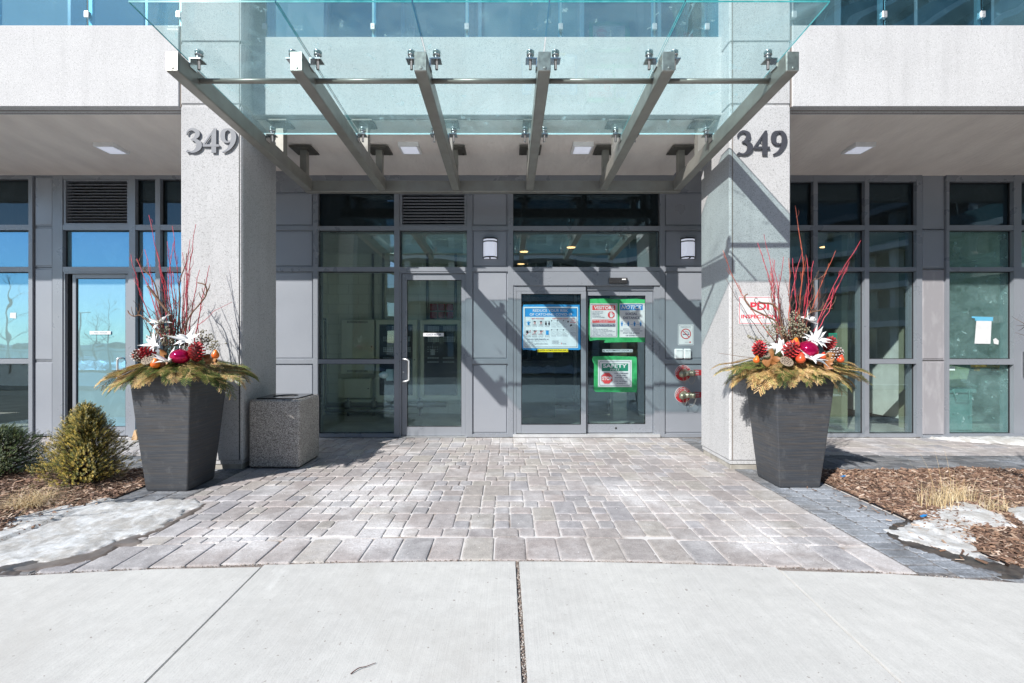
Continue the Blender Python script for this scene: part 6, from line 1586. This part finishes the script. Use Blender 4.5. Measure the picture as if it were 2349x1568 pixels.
# ================================================================ ACROSS THE STREET (seen mirrored in the glass)
m_cwall = M('condo_slab', (.70, .70, .69), .8); m_cgl = film('condo_glass', (.03, .07, .08), (.06, .11, .12), .08); m_crail = film('condo_rail_glass', (.10, .22, .24), (.12, .26, .28), .08)
def curved_block(label, P0, floors, name='condo_tower'):
    con = thing(name, label, 'building', (P0[len(P0)//2][0], P0[len(P0)//2][1], 0))
    nrm = []
    for i in range(len(P0)):
        (xa, ya), (xb, yb_) = P0[max(i-1, 0)], P0[min(i+1, len(P0)-1)]; dx, dy = xb-xa, yb_-ya; l = math.hypot(dx, dy); nrm.append((-dy/l, dx/l))
    def band(mb, off, th, z0, z1):
        vs = []
        for (x, y), (nx, ny) in zip(P0, nrm):
            o0, o1 = off, off+th
            vs += [(x+nx*o0, y+ny*o0, z0), (x+nx*o1, y+ny*o1, z0), (x+nx*o1, y+ny*o1, z1), (x+nx*o0, y+ny*o0, z1)]
        fs = []
        for i in range(len(P0)-1):
            q0 = 4*i; fs += [(q0+q, q0+(q+1) % 4, q0+4+(q+1) % 4, q0+4+q) for q in range(4)]
        fs += [(0, 1, 2, 3), (len(vs)-4, len(vs)-3, len(vs)-2, len(vs)-1)]; mb.add(vs, fs)
    H_ = 2.6+floors*3.0
    m = MB(); band(m, -6, 4.4, -.2, H_); m.build('glazed_wall', m_cgl, con)
    for f_ in range(floors):
        z = 2.6+f_*3.0; m = MB(); band(m, -1.6, 1.7, z, z+.45); m.build('balcony_slab', m_cwall, con)
        if f_ < floors-1: m = MB(); band(m, .0, .02, z+.47, z+1.45); m.build('balcony_railing', m_crail, con)
    m = MB()
    for i in range(1, len(P0)-1, 3):
        x, y = P0[i]; nx, ny = nrm[i]; m.box(x-nx*.9-.3, x-nx*.9+.3, y-ny*.9-.3, y-ny*.9+.3, -.2, H_-.2)
    m.build('cross_wall', m_cwall, con)
    m = MB()
    for i in range(len(P0)-1):
        (x, y), (nx, ny) = P0[i], nrm[i]; x -= nx*1.58; y -= ny*1.58; m.tube([(x, y, 0), (x, y, H_)], .07, 4)
    m.build('window_mullion', m_cwall, con)
curved_block('long pale condominium block with glass balconies across the street', [(-12.7+27.5*k/16, -33.5+.9*math.sin(k*.8)) for k in range(17)], 7)
curved_block('tall curved condominium wing with sunlit balconies to the right of the street', [(17+13*math.sin(min(1, k/12)*PI/2)+(0 if k < 12 else .12*(k-12)), -31+13*(1-math.cos(min(1, k/12)*PI/2))+(0 if k < 12 else 2.0*(k-12))) for k in range(21)], 13)
blk = thing('brick_block', 'plain beige apartment block left of the curved tower across the street', 'building', (-21, -36, 0)); m = MB(); m.box(-27, -14.9, -42, -30, -.2, 24); m.build('wall', M('beige_wall', (.34, .31, .27), .85), blk)
m = MB()
for i in range(5):
    for j in range(7): m.box(-26.2+i*2.25, -24.8+i*2.25, -30.001, -29.96, 1.2+j*3.2, 2.8+j*3.2)
m.build('window', m_cgl, blk)
for k, (x, y, h) in enumerate(((-24.6, -8.5, 4.8), (-19.6, -8.5, 3.6), (-23.0, -11.5, 3.0), (9.5, -9.0, 4.6))):
    bare_tree(x, y, h, 20+k, ['bare street tree mirrored in the mail room door', 'taller bare street tree beyond the road', 'bare street tree mirrored in the far left window', 'bare street tree mirrored in the right wing'][k], -.12, r0=.05, dens=.8)
m = MB(); m.tube([(-37.5, -26, -.1), (-37.5, -26, 3.9)], [.10, .07], 8); m.box(-38.4, -36.6, -26.05, -25.95, 3.9, 3.98); tag(m.build('street_lamp', m_darksteel), 'grey double armed street lamp across the road', 'street lamp')
def bank(P, h, lab): tag(patch('snow', P, m_snow, h, step=.22, base=-.12, rag=.25, ramp_=1.0), lab, 'snow', kind='stuff')
bank([(-24, -9.5), (-10, -8.4), (-6, -9.2), (-8, -11), (-22, -12)], .45, 'ploughed snow bank on the far side of the road, left')
bank([(-3, -7.6), (3, -7.2), (5, -8.6), (0, -9.4)], .35, 'ploughed snow bank on the far side of the road, middle')
bank([(9, -7.0), (16, -7.6), (15, -9.4), (8, -9)], .4, 'ploughed snow bank on the far side of the road, right')
m = MB()
for k in range(30): m.box(-46+k*1.0, -45.96+k*1.0, -16.02, -15.98, -.12, .8)
m.box(-46, -16.5, -16.02, -15.98, .8, .85); m.box(-46, -16.5, -16.015, -15.985, .1, .14)
tag(m.build('railing', m_darksteel), 'long low dark railing beyond the road', 'railing')
m_turf = M('winter_turf', (.06, .075, .03), .95, col2=(.14, .11, .06), vscale=3)
m = MB(); m.add([(-120, -29, -.118), (-28, -29, -.118), (-28, -150, -.118), (-120, -150, -.118)], [(0, 1, 2, 3)]); st('turf', m, m_turf)
m = MB(); rng = random.Random(2)
for k in range(60):
    x = -140+k*2.1+rng.uniform(-1, 1)
    if -28 < x < 70: continue
    h = rng.uniform(.3, .9); m.ball((x, -95+rng.uniform(-6, 6), h*.3), h, 8, (1.3, 1, .8))
tag(m.build('far_woods', M('far_woods', (.08, .075, .06), .95)), 'distant low dark belt of bare woods on the horizon', 'woods', kind='stuff')
